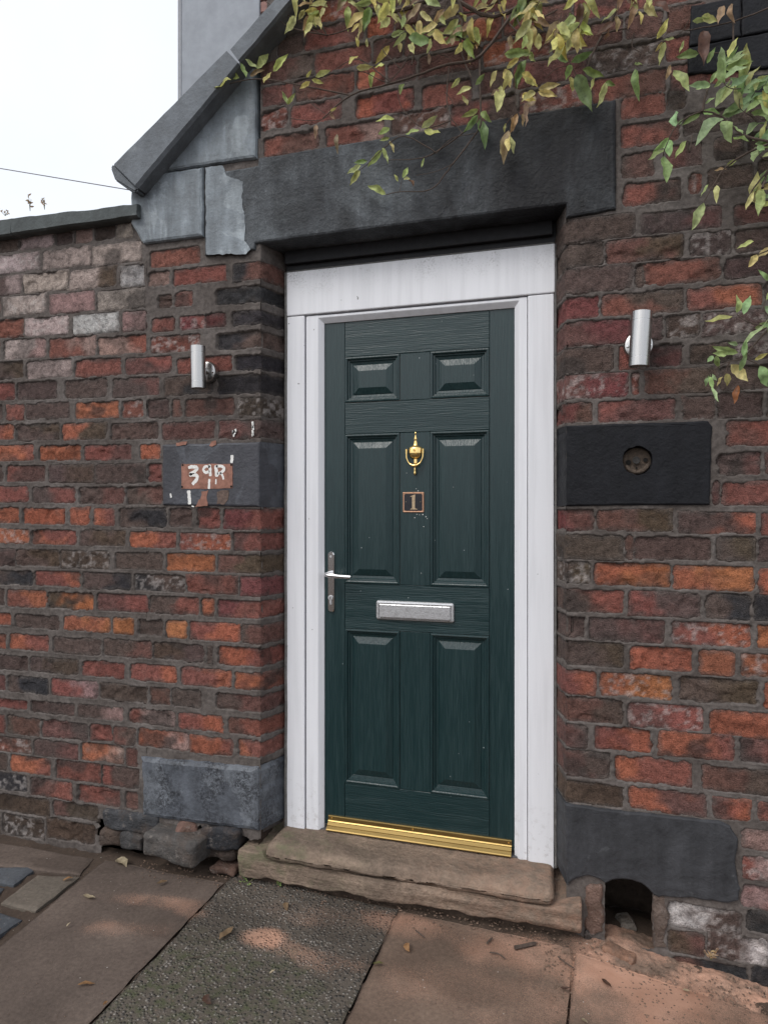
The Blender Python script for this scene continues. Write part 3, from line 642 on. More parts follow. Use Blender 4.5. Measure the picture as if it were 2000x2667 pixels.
# mortar: a skin that opens raggedly over every brick
ARCH = [WZ('h', u, v) for u, v in ((775, 1180), (775, 800), (810, 790), (880, 785), (960, 795), (1020, 830), (1036, 880), (1040, 1180))]
def in_poly(X, Z, poly):
    ins = np.zeros(X.shape, bool); n = len(poly)
    for a in range(n):
        p, q = poly[a], poly[(a + 1) % n]
        c = ((p.z > Z) != (q.z > Z)) & (X < (q.x - p.x) * (Z - p.z) / (q.z - p.z + 1e-12) + p.x)
        ins ^= c
    return ins
CAV = (WZ('i', 540, 600).x, XL + .02, -.2, WZ('i', 900, 520).z)   # broken hollow under the left jamb stone
RA = np.array(RECTS)
def mortar(name, x0, x1, z0, z1, parent, cell=.0048, seed=1):
    nx = int((x1 - x0) / cell) + 1; nz = int((z1 - z0) / cell) + 1
    xs = np.linspace(x0, x1, nx); zs = np.linspace(z0, z1, nz); X, Z = np.meshgrid(xs, zs)
    D = np.full(X.shape, -.05)
    dx, dz = xs[1] - xs[0], zs[1] - zs[0]
    for bx0, bx1, bz0, bz1, cn, jit in RECTS:
        if bx1 < x0 - .03 or bx0 > x1 + .03 or bz1 < z0 - .03 or bz0 > z1 + .03: continue
        if cn > 0: bx1 += .2
        if cn < 0: bx0 -= .2
        i0, i1 = max(0, int((bx0 - .02 - x0) / dx)), min(nx, int((bx1 + .02 - x0) / dx) + 2)
        j0, j1 = max(0, int((bz0 - .02 - z0) / dz)), min(nz, int((bz1 + .02 - z0) / dz) + 2)
        if i1 <= i0 or j1 <= j0: continue
        xx, zz = X[j0:j1, i0:i1], Z[j0:j1, i0:i1]
        rx, rz = (bx1 - bx0) / 2, (bz1 - bz0) / 2; r = .010
        ax, az = np.abs(xx - (bx0 + bx1) / 2) - (rx - r), np.abs(zz - (bz0 + bz1) / 2) - (rz - r)
        sd = -(np.hypot(np.maximum(ax, 0), np.maximum(az, 0)) + np.minimum(np.maximum(ax, az), 0) - r) + jit
        D[j0:j1, i0:i1] = np.maximum(D[j0:j1, i0:i1], sd)
    rag = (.0016 + .0030 * sst(-.1, .5, vn(X * 6, 2, Z * 6, seed + 21))) * fbm(X * 30, 0, Z * 44, seed, 3) + .0012 * vn(X * 130, 0, Z * 130, seed + 4)
    op = sst(.0, .0040, D + rag + .0028)
    Y = -.0012 + .0022 * fbm(X * 18, 0, Z * 18, seed + 2, 3) + .0010 * vn(X * 90, 0, Z * 90, seed) + .016 * op - .0020 * (1 - op) * sst(-.012, .0, D)
    jx = .0016 * vn(X * 170, 3, Z * 170, seed + 8) * (X > x0 + .01) * (X < x1 - .01); jz = .0016 * vn(X * 170, 9, Z * 170, seed + 11)
    keep = np.ones((nz - 1, nx - 1), bool)
    xc, zc_ = (X[:-1, :-1] + X[1:, 1:]) / 2, (Z[:-1, :-1] + Z[1:, 1:]) / 2
    keep &= ~in_poly(xc, zc_, ARCH)
    hc_ = WZ('f', 715, 1935); keep &= np.hypot(xc - hc_.x, zc_ - hc_.z) > .055
    keep &= ~((xc > CAV[0] + .035 * fbm(0, 3, zc_ * 25, 12, 2)) & (xc < CAV[1]) & (zc_ < CAV[3] + .02 * fbm(xc * 20, 3, 0, 13, 2)))
    if parent is gable: keep &= ~((zc_ > WZ('a', 790, 930).z) & (xc < cope_x(zc_) + .0))
    v = np.stack([X + jx, Y, Z + jz], -1).reshape(-1, 3)
    i = (np.arange(nz - 1)[:, None] * nx + np.arange(nx - 1)[None, :])[keep]
    f = np.stack([i, i + 1, i + nx + 1, i + nx], -1)
    used = np.unique(f); mp = np.full(len(v), -1); mp[used] = np.arange(len(used))
    return mesh_obj(name, v[used], mp[f], M['mortar'], parent, True)
ZY = WZ('d', 300, 240).z
ZT = 3.75
mortar('mortar', -3.0, XJ, -.12, WZ('d', 300, 215).z, yard, seed=1)
mortar('mortar', XJ, XL, -.12, WZ('a', 800, 1250).z + .3, gable, seed=2)
mortar('mortar', XR, 1.3, -.14, ZT, gable, seed=3)
mortar('mortar', XL, XR, WZ('b', 600, 770).z - .06, ZT, gable, seed=4)
# mortar of the splayed reveals (none where a jamb stone turns the corner)
SZ = {1: [(WZ('e', 1410, 250).z, WZ('d', 1410, 1352).z), (0, WZ('i', 1390, 192).z)], -1: [(WZ('g', 205, 325).z, WZ('f', 205, 1685).z), (0, WZ('h', 563, 395).z)]}
for side, xa, xb in ((1, XL, XLi), (-1, XR, XRi)):
    nz = 420; ns = 12
    Sg, Zg = np.meshgrid(np.linspace(0, .145, ns), np.linspace(.16, 2.5, nz))
    D = np.full(Sg.shape, -.05)
    for bx0, bx1, bz0, bz1, cn, jit in RECTS:
        if cn == side: D = np.maximum(D, np.minimum(Zg - bz0, bz1 - Zg))
    for a_, b_ in SZ[side]: D = np.maximum(D, np.minimum(Zg - a_, b_ - Zg))
    off = .0005 + .0015 * fbm(Sg * 30, Zg * 30, 5, 61) - .022 * sst(0, .006, D + .004 * fbm(Sg * 40, Zg * 40, 1, 62))
    p0, n0 = reveal_pt(side, 0); p1, _ = reveal_pt(side, 1)
    v = np.stack([p0.x + (p1.x - p0.x) * Sg + n0.x * off, p0.y + (p1.y - p0.y) * Sg + n0.y * off, Zg], -1).reshape(-1, 3)
    i = (np.arange(nz - 1)[:, None] * ns + np.arange(ns - 1)[None, :]).ravel(); f = np.stack([i, i + 1, i + ns + 1, i + ns], -1)
    if side < 0: f = f[:, ::-1]
    mesh_obj('mortar', v, f, M['mortar'], gable, True)
# solid masonry core behind the skin
box('wall_core', -3.0, XJ - .01, .05, .23, -.1, WZ('d', 300, 200).z, M['mortar'], yard)
box('wall_core', XJ - .008, CAV[0] - .06, .05, .33, -.1, 2.45, M['mortar'], gable)
def wedge(x_out, xa, xb, z0, z1, y0=.035):
    bm = bmesh.new(); q = [(x_out, y0), (xa, y0), (xb, .155), (xb, .331), (x_out, .331)]
    lo = [bm.verts.new((x, y, z0)) for x, y in q]; hi = [bm.verts.new((x, y, z1)) for x, y in q]
    for k in range(5): bm.faces.new((lo[k], lo[(k + 1) % 5], hi[(k + 1) % 5], hi[k]))
    bm.faces.new(lo); bm.faces.new(hi); bm_obj('wall_core', bm, M['mortar'], gable)
wedge(CAV[0] - .058, XL - .022, XLi - .024, .26, 2.449)
box('wall_core', CAV[0] - .058, XL - .03, .14, .33, -.1, .258, M['mortar'], gable)
box('wall_core', .27, 1.3, .05, .33, -.1, ZT, M['mortar'], gable)
wedge(.268, XR + .022, XRi + .024, .36, 2.45)
box('wall_core', XR + .03, .268, .051, .332, 2.452, ZT - .01, M['mortar'], gable)
box('wall_core', XL, XR + .028, .052, .328, WZ('b', 600, 770).z - .05, ZT - .02, M['mortar'], gable)

box('wall_core', .03, .29, .315, .36, -.12, .40, M['mortar'], gable)
box('wall_core', .005, .085, .06, .335, -.12, .358, M['mortar'], gable)
# brickwork that runs on past both ends of the view
def run_on(parent, xa, xb, z0, z1, seed):
    rnd = random.Random(seed); V_, F_, C_ = [], [], []
    k = 0; z = z0
    while z + .075 < z1:
        x = xa - rnd.uniform(0, .2)
        while x < xb:
            ln = rnd.choice((.222, .226, .22, .108)); x1 = min(x + ln, xb)
            if x1 - x > .06 and x > xa - .02 and not any(a < x1 + .008 and b > x - .008 and c < z + .083 and d > z - .008 for a, b, c, d, _, _ in RECTS if b > xa - .3 and a < xb + .3):
                bm = box_bm(x, x1, -.003 + rnd.uniform(-.002, .003), .04, z, z + .075, .004, 1); bm.verts.index_update(); o = len(V_)
                V_ += [tuple(v.co) for v in bm.verts]; F_ += [[v.index + o for v in f.verts] for f in bm.faces]
                c = PAL[rnd.choice('rrqqqkkkk')]; C_ += [(*c, 1)] * len(bm.verts); bm.free()
            x += ln + .012
        z += .0905; k += 1
    if V_: mesh_obj('brickwork', V_, F_, M['brick'], parent, False, {'Col': C_}, kind='stuff')
run_on(gable, .64, 3.0, -.11, 3.70, 4)
run_on(yard, -4.6, -2.66, -.05, WZ('d', -200, 300).z - .03, 6)
box('wall_core', 1.298, 3.0, .004, .329, -.14, ZT, M['mortar'], gable); box('wall_core', -4.6, -2.999, .004, .231, -.1, WZ('d', 300, 205).z, M['mortar'], yard)

# ------------------------------------------------------------------ painted stones
def stone(name, pts, mat, parent, y0=-.009, depth=.2, bev=.008, seed=0, jit=.0022, corner=0, step=.02):
    """pts: outline in (x, z), clockwise or not; worn, slightly uneven edges"""
    pl = [Vector((p[0], p[1])) for p in pts]
    ar = sum(a.x * b.y - b.x * a.y for a, b in zip(pl, pl[1:] + pl[:1]))
    if ar < 0: pl.reverse()
    den = []
    for a, b in zip(pl, pl[1:] + pl[:1]):
        n = max(1, int((b - a).length / step))
        for k in range(n): den.append(a.lerp(b, k / n))
    n = len(den); nor = []
    for k in range(n):
        d = (den[(k + 1) % n] - den[k - 1]); nor.append(Vector((d.y, -d.x)).normalized())
    ring = lambda ins: [den[k] - nor[k] * ins + Vector((jit * float(vn(den[k].x * 60, den[k].y * 60, seed, 3)), jit * float(vn(den[k].x * 60, den[k].y * 60, seed + 9.5, 4)))) for k in range(n)]
    bm = bmesh.new(); rs = []
    for ins, y in ((bev, y0), (bev * .35, y0 + bev * .3), (0, y0 + bev), (0, y0 + depth)):
        r = []
        for p in ring(ins):
            x = p.x
            if corner and y > y0 + bev + 1e-6:
                if corner > 0 and p.x > XL - .012: x += (XLi - XL) * (y / DR)
                if corner < 0 and p.x < XR + .012: x += (XRi - XR) * (y / DR)
            r.append(bm.verts.new((x, y + (.0012 * float(vn(p.x * 25, p.y * 25, seed, 7)) if y < y0 + bev else 0), p.y)))
        rs.append(r)
    for q, w in zip(rs, rs[1:]):
        for k in range(n): bm.faces.new((q[k], q[(k + 1) % n], w[(k + 1) % n], w[k]))
    ff = bm.faces.new(rs[0]); bm.normal_update(); bmesh.ops.triangulate(bm, faces=[ff], ngon_method='EAR_CLIP')
    return bm_obj(name, bm, mat, parent)
def xz(z, *uv): return [(WZ(z, u, v).x, WZ(z, u, v).z) for u, v in uv]
zs_ = 2.472                      # soffit height
lt_l = WZ('a', 1115, 905); lt_r = WZ('c', 715, 625); lb_r = WZ('c', 718, 1297); lb_l = WZ('a', 1120, 1385)
zlt = (WZ('b', 200, 855).z + lt_r.z) / 2
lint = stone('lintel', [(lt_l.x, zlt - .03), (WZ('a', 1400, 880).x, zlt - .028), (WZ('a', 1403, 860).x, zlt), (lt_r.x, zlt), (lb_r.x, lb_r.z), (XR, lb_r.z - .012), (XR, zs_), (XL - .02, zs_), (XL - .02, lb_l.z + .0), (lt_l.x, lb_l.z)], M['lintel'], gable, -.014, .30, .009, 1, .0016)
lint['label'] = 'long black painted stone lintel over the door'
# old pale paint flaking on the lintel's left end
def flat_patch(name, pts, y, mat, parent, th=.0012, jit=.004, step=.009, seed=0):
    pl = [Vector(p) for p in pts]; den = []
    for a, b in zip(pl, pl[1:] + pl[:1]):
        n = max(1, int((b - a).length / step))
        for k in range(n): den.append(a.lerp(b, k / n))
    den = [p + Vector((jit * float(fbm(p.x * 50, p.y * 50, seed, 3)), jit * float(fbm(p.x * 50, p.y * 50, seed + 5, 4)))) for p in den]
    bm = bmesh.new(); f0 = [bm.verts.new((p.x, y - th, p.y)) for p in den]; b0 = [bm.verts.new((p.x, y + .001, p.y)) for p in den]; n = len(den)
    for k in range(n): bm.faces.new((f0[k], f0[(k + 1) % n], b0[(k + 1) % n], b0[k]))
    ff = bm.faces.new(f0); bm.normal_update(); bmesh.ops.triangulate(bm, faces=[ff], ngon_method='EAR_CLIP'); return bm_obj(name, bm, mat, parent)
flat_patch('flaked_paint', xz('a', (1122, 915), (1215, 905), (1235, 960), (1320, 990), (1318, 1100), (1335, 1200), (1330, 1310), (1365, 1350), (1340, 1380), (1125, 1382)), -.0142, M['kneeler'], lint, .0013, .0035)
stone('kneeler_stone', xz('a', (722, 968), (1109, 911), (1109, 1284), (790, 1325), (770, 1300), (722, 1215)), M['kneeler'], gable, -.02, .28, .012, 2)
stone('kneeler_stone', xz('a', (760, 955), (1394, 862), (1394, 640), (1390, 505), (1380, 300), (1340, 300), (1230, 430), (1000, 700), (800, 920)), M['kneeler'], gable, -.018, .28, .012, 3)
nst = stone('number_stone', [(WZ('d', 885, 1360).x, WZ('d', 885, 1365).z), (XL, WZ('d', 1410, 1352).z), (XL, WZ('e', 1410, 250).z), (WZ('e', 885, 238).x, WZ('e', 885, 240).z)], M['numstone'], gable, -.011, .16, .008, 4, corner=1)
nst['label'] = 'dark painted jamb stone with hand painted 39R'
stone('jamb_stone', [(WZ('i', 770, 150).x, WZ('i', 770, 140).z), (XL, WZ('i', 1390, 192).z), (XL, WZ('i', 1400, 545).z), (WZ('i', 1000, 500).x, WZ('i', 1000, 497).z), (WZ('i', 778, 470).x, WZ('i', 778, 465).z)], M['slate'], gable, -.016, .165, .02, 5, .004, corner=1)
rst = stone('jamb_stone', [(XR, WZ('f', 205, 1685).z), (WZ('f', 1225, 1652).x, WZ('f', 1225, 1650).z), (WZ('f', 1250, 1690).x, WZ('f', 1250, 1690).z), (WZ('g', 1235, 320).x, WZ('g', 1235, 318).z), (XR, WZ('g', 205, 325).z)], M['black'], gable, -.009, .16, .006, 6, corner=-1)
stone('jamb_stone', xz('h', (563, 395), (800, 428), (1380, 488), (1450, 520), (1488, 585), (1478, 740), (1502, 850), (1490, 915), (1440, 930), (1250, 905), (1110, 896), (1062, 898), (1036, 884), (1012, 856), (975, 826), (925, 806), (870, 799), (815, 806), (775, 822), (745, 800), (690, 782), (620, 800), (575, 828)) + [(XR, WZ('h', 563, 828).z)], M['grey'], gable, -.012, .17, .006, 7, .003, corner=-1, step=.012)
for pts in (((1160, 305), (1900, 165), (1900, 412), (1160, 466)), ((1180, 50), (1486, -12), (1486, 238), (1166, 298)), ((1491, -13), (1900, -90), (1900, 158), (1491, 237)), ((1560, 474), (1900, 428), (1900, 600), (1560, 625))):
    stone('shadow_quoin', xz('c', *pts), M['black'], gable, -.012, .2, .006, 8)  # quoin blocks; their black also stands in for the deep shadow there
# bored hole with an old bell fitting in the black jamb stone
hc = WZ('f', 715, 1935); hr = .048
ctn = lathe_bm([(-.05, hr * 1.03), (-.004, hr * .99), (.034, hr * .95), (.036, hr * .3)], (hc.x, 0, hc.z), n=30)
for v in ctn.verts:
    dd_ = Vector((v.co.x - hc.x, v.co.z - hc.z)); k_ = 1 + .07 * float(vn(dd_.x * 70, dd_.y * 70, 3, 5)); v.co.x = hc.x + dd_.x * k_; v.co.z = hc.z + dd_.y * k_
cut = bm_obj('cutter', ctn, None); md = rst.modifiers.new('bore', 'BOOLEAN'); md.object = cut; md.operation = 'DIFFERENCE'; md.solver = 'EXACT'
bpy.context.view_layer.update(); dg = bpy.context.evaluated_depsgraph_get(); nm_ = bpy.data.meshes.new_from_object(rst.evaluated_get(dg))
rst.modifiers.clear(); rst.data = nm_; bpy.data.objects.remove(cut)
bare = m_plain('bare_hole_stone', (.085, .064, .049), .9, .5, 90, .8, .004)
bh = bm_obj('bored_hole', lathe_bm([(.022, hr * .93), (.020, hr * .8), (.024, hr * .5), (.024, .002)], (hc.x, 0, hc.z), n=26), bare, gable)
bm_obj('socket', lathe_bm([(.010, .0125), (.009, .011), (.0095, .008), (.022, .007), (.0222, .001)], (hc.x - .002, 0, hc.z + .002), n=16), m_plain('old_iron', (.028, .026, .024), .6, .5, 90), bh)
for dx_, dz_, r_ in ((-.026, -.004, .0085), (.027, .003, .0075), (-.001, -.024, .0035)):
    bm_obj('socket', lathe_bm([(.0165, r_), (.0160, r_ * .8), (.0185, r_ * .5), (.0187, .0006)], (hc.x + dx_, 0, hc.z + dz_), n=11), M['dark'], bh)
lump_o = bm_obj('mortar_lump', tube_bm([(hc.x + math.cos(R(a)) * hr * .78, .017, hc.z + math.sin(R(a)) * hr * .78) for a in range(200, 341, 14)], [.004 + .004 * abs(math.sin(k * 1.9)) for k in range(11)], 7), bare, bh, True)

# hand painted number, bare patches and splashes on the number stone
YS = -.0125
rl_ = random.Random(3)
def nxy(u, v): p = WZ('n', u, v); return (p.x, p.z)
flat_patch('bare_panel', [nxy(*q) for q in ((358, 502), (968, 500), (970, 792), (700, 800), (360, 795))], YS + .0012, M['terracotta'], nst, .0014, .0012)
flat_patch('bare_patch', [nxy(*q) for q in ((600, 830), (680, 820), (668, 900), (660, 1000), (520, 1015), (590, 920))], YS + .0012, M['terracotta'], nst, .0012, .004)
flat_patch('bare_patch', [nxy(*q) for q in ((790, 830), (925, 820), (930, 930), (880, 985), (790, 985))], YS + .0012, m_plain('stained_bare', (.12, .085, .07), .9, .5, 90), nst, .0011, .006)
for u, v in ((375, 515), (955, 512), (368, 775), (955, 772)):
    p = nxy(u, v); bm_obj('screw_hole', lathe_bm([(YS - .0012, .0045), (YS + .002, .0045)], (p[0], 0, p[1]), n=10), M['dark'], nst)
def stroke(pts, w, parent=nst, y=YS - .0004, name='painted_stroke', dash=0):
    q = smooth_path([(nxy(*p)[0], 0, nxy(*p)[1]) for p in pts], 6); ww = w * .217 * 1.15e-3 / 2 * 1.28
    l, r = [], []
    for i, p in enumerate(q):
        d = (q[min(i + 1, len(q) - 1)] - q[max(i - 1, 0)]).normalized(); n = Vector((-d.z, 0, d.x))
        e = 1.0 if 0 < i < len(q) - 1 else .6
        j1, j2 = 1 + .22 * float(vn(p.x * 300, p.z * 300, 1, 2)), 1 + .22 * float(vn(p.x * 300, p.z * 300, 7, 2))
        l.append(p + n * ww * j1 * e); r.append(p - n * ww * j2 * e)
    bm = bmesh.new(); rows_ = []
    for a, b in zip(l, r):
        rows_.append([bm.verts.new((a.x, y + .0012, a.z)), bm.verts.new((a.x, y, a.z)), bm.verts.new((b.x, y, b.z)), bm.verts.new((b.x, y + .0012, b.z))])
    for a, b in zip(rows_, rows_[1:]):
        for k in range(3): bm.faces.new((a[k], a[k + 1], b[k + 1], b[k]))
    return bm_obj(name, bm, M['white'], parent)
stroke([(440, 545), (500, 535), (548, 552), (520, 590), (455, 628)], 42); stroke([(452, 632), (530, 635), (548, 672), (520, 710), (488, 745)], 44)
stroke([(700, 540), (650, 530), (620, 570), (650, 605), (695, 585)], 34); stroke([(690, 510), (702, 570), (704, 648)], 38)
stroke([(772, 515), (775, 580), (782, 655)], 44); stroke([(772, 530), (840, 528), (868, 560), (840, 600), (785, 622)], 36); stroke([(820, 605), (850, 640), (862, 688)], 26)
stroke([(692, 680), (690, 735), (688, 800)], 30); stroke([(772, 682), (770, 745)], 20)
stroke([(446, 818), (452, 900), (460, 985)], 46); stroke([(226, 855), (236, 905)], 24); stroke([(962, 395), (962, 440), (955, 490)], 40); stroke([(480, 1005), (510, 1012)], 14)
for k in range(16):   # white paint flecks on the brick above
    u_, v_ = (rl_.uniform(960, 1000), rl_.uniform(45, 160)) if k < 8 else (1200 + rl_.uniform(-9, 9), rl_.uniform(10, 160))
    w_ = rl_.uniform(5, 15); flat_patch('paint_fleck', [nxy(u_ + w_ * a_, v_ + w_ * 1.5 * b_) for a_, b_ in ((-1, -1), (.7, -1.3), (1, .6), (-.5, 1.2))], -.0045, M['white'], nst, .0012, .001, .003)
flat_patch('chipped_edge', [nxy(*q) for q in ((300, 245), (430, 235), (410, 275), (290, 285))], YS + .001, M['terracotta'], nst, .002, .003)
flat_patch('chipped_edge', [nxy(*q) for q in ((715, 240), (770, 225), (775, 280), (730, 298), (700, 285))], YS + .001, M['terracotta'], nst, .002, .003)

# raking coping and the flat coping of the yard wall
def coping(name, prof_lo, prof_hi, y0, y1, mat, parent, bev=.012, nseg=10, seed=0, jit=.0022, cap0=None):
    """a stone laid along lo..hi (two (x,z) points each give lower and upper edge)"""
    bm = bmesh.new(); rs = []
    for k in range(nseg + 1):
        t = k / nseg; lo = Vector(prof_lo[0]).lerp(Vector(prof_lo[1]), t); hi = Vector(prof_hi[0]).lerp(Vector(prof_hi[1]), t)
        q = [(lo, y1), (lo, y0 + bev), (lo.lerp(hi, .07), y0), (lo.lerp(hi, .90), y0 + .004), (hi, y0 + bev * 1.6), (hi + (hi - lo) * .12, (y0 + y1) / 2), (hi, y1)]
        rs.append([bm.verts.new((p.x + jit * float(vn(p.x * 14, y * 14, p.y * 14, seed)), y + jit * .5 * float(vn(p.x * 17, y * 11, p.y * 13, seed + 2)), p.y + jit * float(vn(p.x * 23, y * 9, p.y * 15, seed + 1)))) for p, y in q])
    for a, b in zip(rs, rs[1:]):
        m = len(a)
        for i_ in range(m): bm.faces.new((a[i_], a[(i_ + 1) % m], b[(i_ + 1) % m], b[i_]))
    bm.faces.new(rs[0]); bm.faces.new(rs[-1][::-1])
    return bm_obj(name, bm, mat, parent)
YC = -.085
def wc(u, v): p = WZ('a', u, v, YC); return (p.x, p.z)
coping('coping_stone', (wc(738, 1012), wc(1290, 345)), (wc(600, 872), wc(1215, 262)), YC, .32, M['coping'], gable, seed=1, nseg=24)
coping('coping_stone', (wc(1296, 338), wc(1760, -210)), (wc(1240, 262), wc(1690, -235)), YC - .006, .32, M['coping'], gable, seed=5, nseg=20)
bm = bmesh.new()   # nose of the lowest coping stone
a0, a1, a2, a3 = wc(738, 1012), wc(600, 872), wc(585, 895), wc(610, 965)
for y in (YC + .012, .32):
    for p in (a0, a1, a2, a3, wc(718, 1030)): bm.verts.new((p[0], y, p[1]))
bm.verts.ensure_lookup_table(); vv = bm.verts
bm.faces.new([vv[k] for k in (0, 1, 2, 3, 4)]); bm.faces.new([vv[k] for k in (9, 8, 7, 6, 5)])
for k in range(5): bm.faces.new((vv[k], vv[5 + k], vv[5 + (k + 1) % 5], vv[(k + 1) % 5]))
bmesh.ops.bevel(bm, geom=list(bm.edges), offset=.006, segments=2, affect='EDGES')
bm_obj('coping_nose', bm, M['coping'], gable)
def wy(u, v): p = WZ('a', u, v, -.05); return (p.x, p.z)
coping('coping_stone', (wy(60, 1262), wy(735, 1165)), (wy(60, 1168), wy(735, 1092)), -.05, .28, M['ycoping'], yard, seed=7, jit=.004, nseg=30)
_e0, _e1 = wy(-500, 1335), wy(-500, 1240)
coping('coping_stone', ((-4.6, _e0[1]), (_e0[0] - .006, _e0[1])), ((-4.6, _e1[1]), (_e1[0] - .006, _e1[1])), -.047, .28, M['ycoping'], yard, seed=19, jit=.004, nseg=12)
coping('coping_stone', (wy(-500, 1335), wy(52, 1264)), (wy(-500, 1240), wy(52, 1165)), -.045, .28, M['ycoping'], yard, seed=9, jit=.004, nseg=20)

# hollow with a small arch at the foot of the right jamb, and the broken hollow at the left one
az0, ax0, ax1 = -.08, ARCH[0].x, ARCH[6].x
def recess(name, x0, x1, z0, z1, y0, y1, mat, parent, seed):
    # five rough inward faces
    bm = bmesh.new()
    def g(o, du, dv, n=14):
        vs = [[bm.verts.new(Vector(o) + Vector(du) * (i / n) + Vector(dv) * (j / n) + Vector((.004 * float(vn(i * .9, j * .9, seed, 1)), .006 * float(vn(i * .8, j * .8, seed, 2)), .006 * float(vn(i * .7, j * .9, seed, 3))))) for i in range(n + 1)] for j in range(n + 1)]
        for j in range(n):
            for i in range(n): bm.faces.new((vs[j][i], vs[j][i + 1], vs[j + 1][i + 1], vs[j + 1][i]))
    w, h, d = x1 - x0, z1 - z0, y1 - y0
    g((x0, y1, z0), (w, 0, 0), (0, 0, h)); g((x0, y0, z0), (0, d, 0), (0, 0, h)); g((x1, y0, z0), (0, d, 0), (0, 0, h)); g((x0, y0, z1), (w, 0, 0), (0, d, 0)); g((x0, y0, z0), (w, 0, 0), (0, d, 0))
    o = bm_obj(name, bm, mat, parent, True, fix=False); return o
recess('arched_hollow', ax0 - .004, ax1 + .03, -.06, ARCH[3].z + .03, .006, .30, m_plain('hollow_soil', (.050, .037, .029), 1.0, .5, 30, 1.0, .01), gable, 1)  # evenly dark brown soil lining
recess('broken_hollow', CAV[0] - .05, XL - .012, -.06, CAV[3] + .03, .006, .12, M['soil'], gable, 2)

# ------------------------------------------------------------------ rough lumps: step stones, rubble
def lump_bm(x0, x1, y0, y1, z0, z1, bev, amp, seed, cell=.012, fr=14, rotz=0.0, tilt=0.0, worn=None):
    bm = box_bm(x0, x1, y0, y1, z0, z1, min(bev, (z1 - z0) * .45), 3)
    for ax, a, b in ((0, x0, x1), (1, y0, y1), (2, z0, z1)):
        n = int((b - a) / cell)
        for k in range(1, min(n, 90)):
            pc = [0, 0, 0]; pn = [0, 0, 0]; pc[ax] = a + (b - a) * k / n; pn[ax] = 1
            bmesh.ops.bisect_plane(bm, geom=bm.verts[:] + bm.edges[:] + bm.faces[:], plane_co=pc, plane_no=pn)
    co = np.array([v.co[:] for v in bm.verts])
    o = np.stack([fbm(co[:, 0] * fr, co[:, 1] * fr, co[:, 2] * fr, seed + k, 3) for k in (0, 20, 40)], -1) * amp
    for v, d in zip(bm.verts, o): v.co += Vector(d)
    if worn: worn(bm)
    c = Vector(((x0 + x1) / 2, (y0 + y1) / 2, z0))
    if rotz: rot_bm(bm, rotz, 'Z', c)
    if tilt: rot_bm(bm, tilt, 'Y', c)
    return bm
def lump(name, *a, mat=None, parent=None, color=None, **k):
    o = bm_obj(name, lump_bm(*a, **k), mat, parent, True)
    if color: o.color = (*color, 1)
    return o
def strata(bm):   # weathered bedding on the riser of the bottom step, ragged lower edge
    for v in bm.verts:
        if v.co.y < -.03 and v.co.z < .112:
            v.co.y += .007 * float(fbm(v.co.x * 3, v.co.z * 60, 1, 4, 2)); 
        if v.co.z < .06: v.co.z += .012 * float(fbm(v.co.x * 9, v.co.y * 5, 2, 9, 3))
SX0, SX1, UX0, UX1 = W(620, 2230, -.05).x, W(1515, 2370, -.05).x, W(690, 2200, -.05).x, W(1439, 2300, -.05).x
def notch(bm):
    strata(bm)
    for v in bm.verts:
        if UX0 - .004 < v.co.x < UX1 + .002 and v.co.z > .105 and v.co.y < .2: v.co.z = min(v.co.z, .104 + .003 * math.sin(v.co.x * 9))
st_ = lump('stone_step', SX0, SX1, -.052, .24, .028, .128, .008, .004, 3, mat=M['step'], worn=notch, cell=.013)
tag(st_, 'long brown sandstone bottom step with layered weathered riser under the door', 'step')
def dish(bm):
    for v in bm.verts:
        t = (v.co.x - UX0) / (UX1 - UX0)
        if v.co.z > .125: v.co.z -= .012 * math.exp(-((t - .5) / .3) ** 2) * (1 - sst(-.06, .12, v.co.y) * .6)
        if v.co.y < -.02 and v.co.z > .13: v.co.z -= .010 * (1 - float(sst(-.06, -.02, v.co.y)))
th_ = lump('threshold_stone', UX0, UX1, -.060, .20, .104, .162, .022, .0035, 8, mat=M['step'], worn=dish, cell=.013)
tag(th_, 'worn rounded sandstone threshold slab with green algae at its left end', 'step')
# dark recess below the step
box('step_bedding', SX0 + .03, SX1 - .02, -.015, .2, -.06, .04, M['soil'], st_)
for lab, (u0, u1, v0, v1, y0, y1, col, rz, tl) in {
    'dark flat block tucked under the left corner of the blue stone': (552, 842, 452, 562, -.02, .1, (.055, .056, .06), .02, .03),
    'rounded brown cobble at the foot of the left brickwork': (522, 636, 552, 636, -.03, .08, (.075, .055, .045), .3, 0),
    'small squared dark block left of the largest fallen stone': (642, 770, 562, 660, -.035, .08, (.06, .058, .058), -.08, .02),
    'largest fallen grey stone block below the blue jamb stone': (766, 1065, 590, 722, -.10, .06, (.085, .078, .073), -.10, .04),
    'small broken reddish stone on top of the largest fallen block': (930, 1032, 518, 600, -.04, .05, (.17, .10, .08), .4, .1),
    'black glazed brick with pale scuffed edges beside the step': (1082, 1288, 540, 655, -.028, .08, (.028, .029, .033), .03, -.03),
    'brown block under the black glazed brick': (1100, 1270, 650, 712, -.01, .08, (.06, .045, .038), 0, 0),
    'broken red brick end in the dirt left of the step': (1130, 1270, 752, 796, -.035, .05, (.11, .066, .05), .06, .02)}.items():
    p0, p1 = WZ('i', u0, (v0 + v1) / 2, y0), WZ('i', u1, (v0 + v1) / 2, y0)
    zt, zb = WZ('i', (u0 + u1) / 2, v0, y0).z, WZ('i', (u0 + u1) / 2, v1, y0).z
    o = lump('loose_block', p0.x, p1.x, y0, y1, zb, zt, .016, .007, u0, mat=M['rubble'], color=col, cell=.014, rotz=rz, tilt=tl, fr=18)
    tag(o, lab, 'stone')
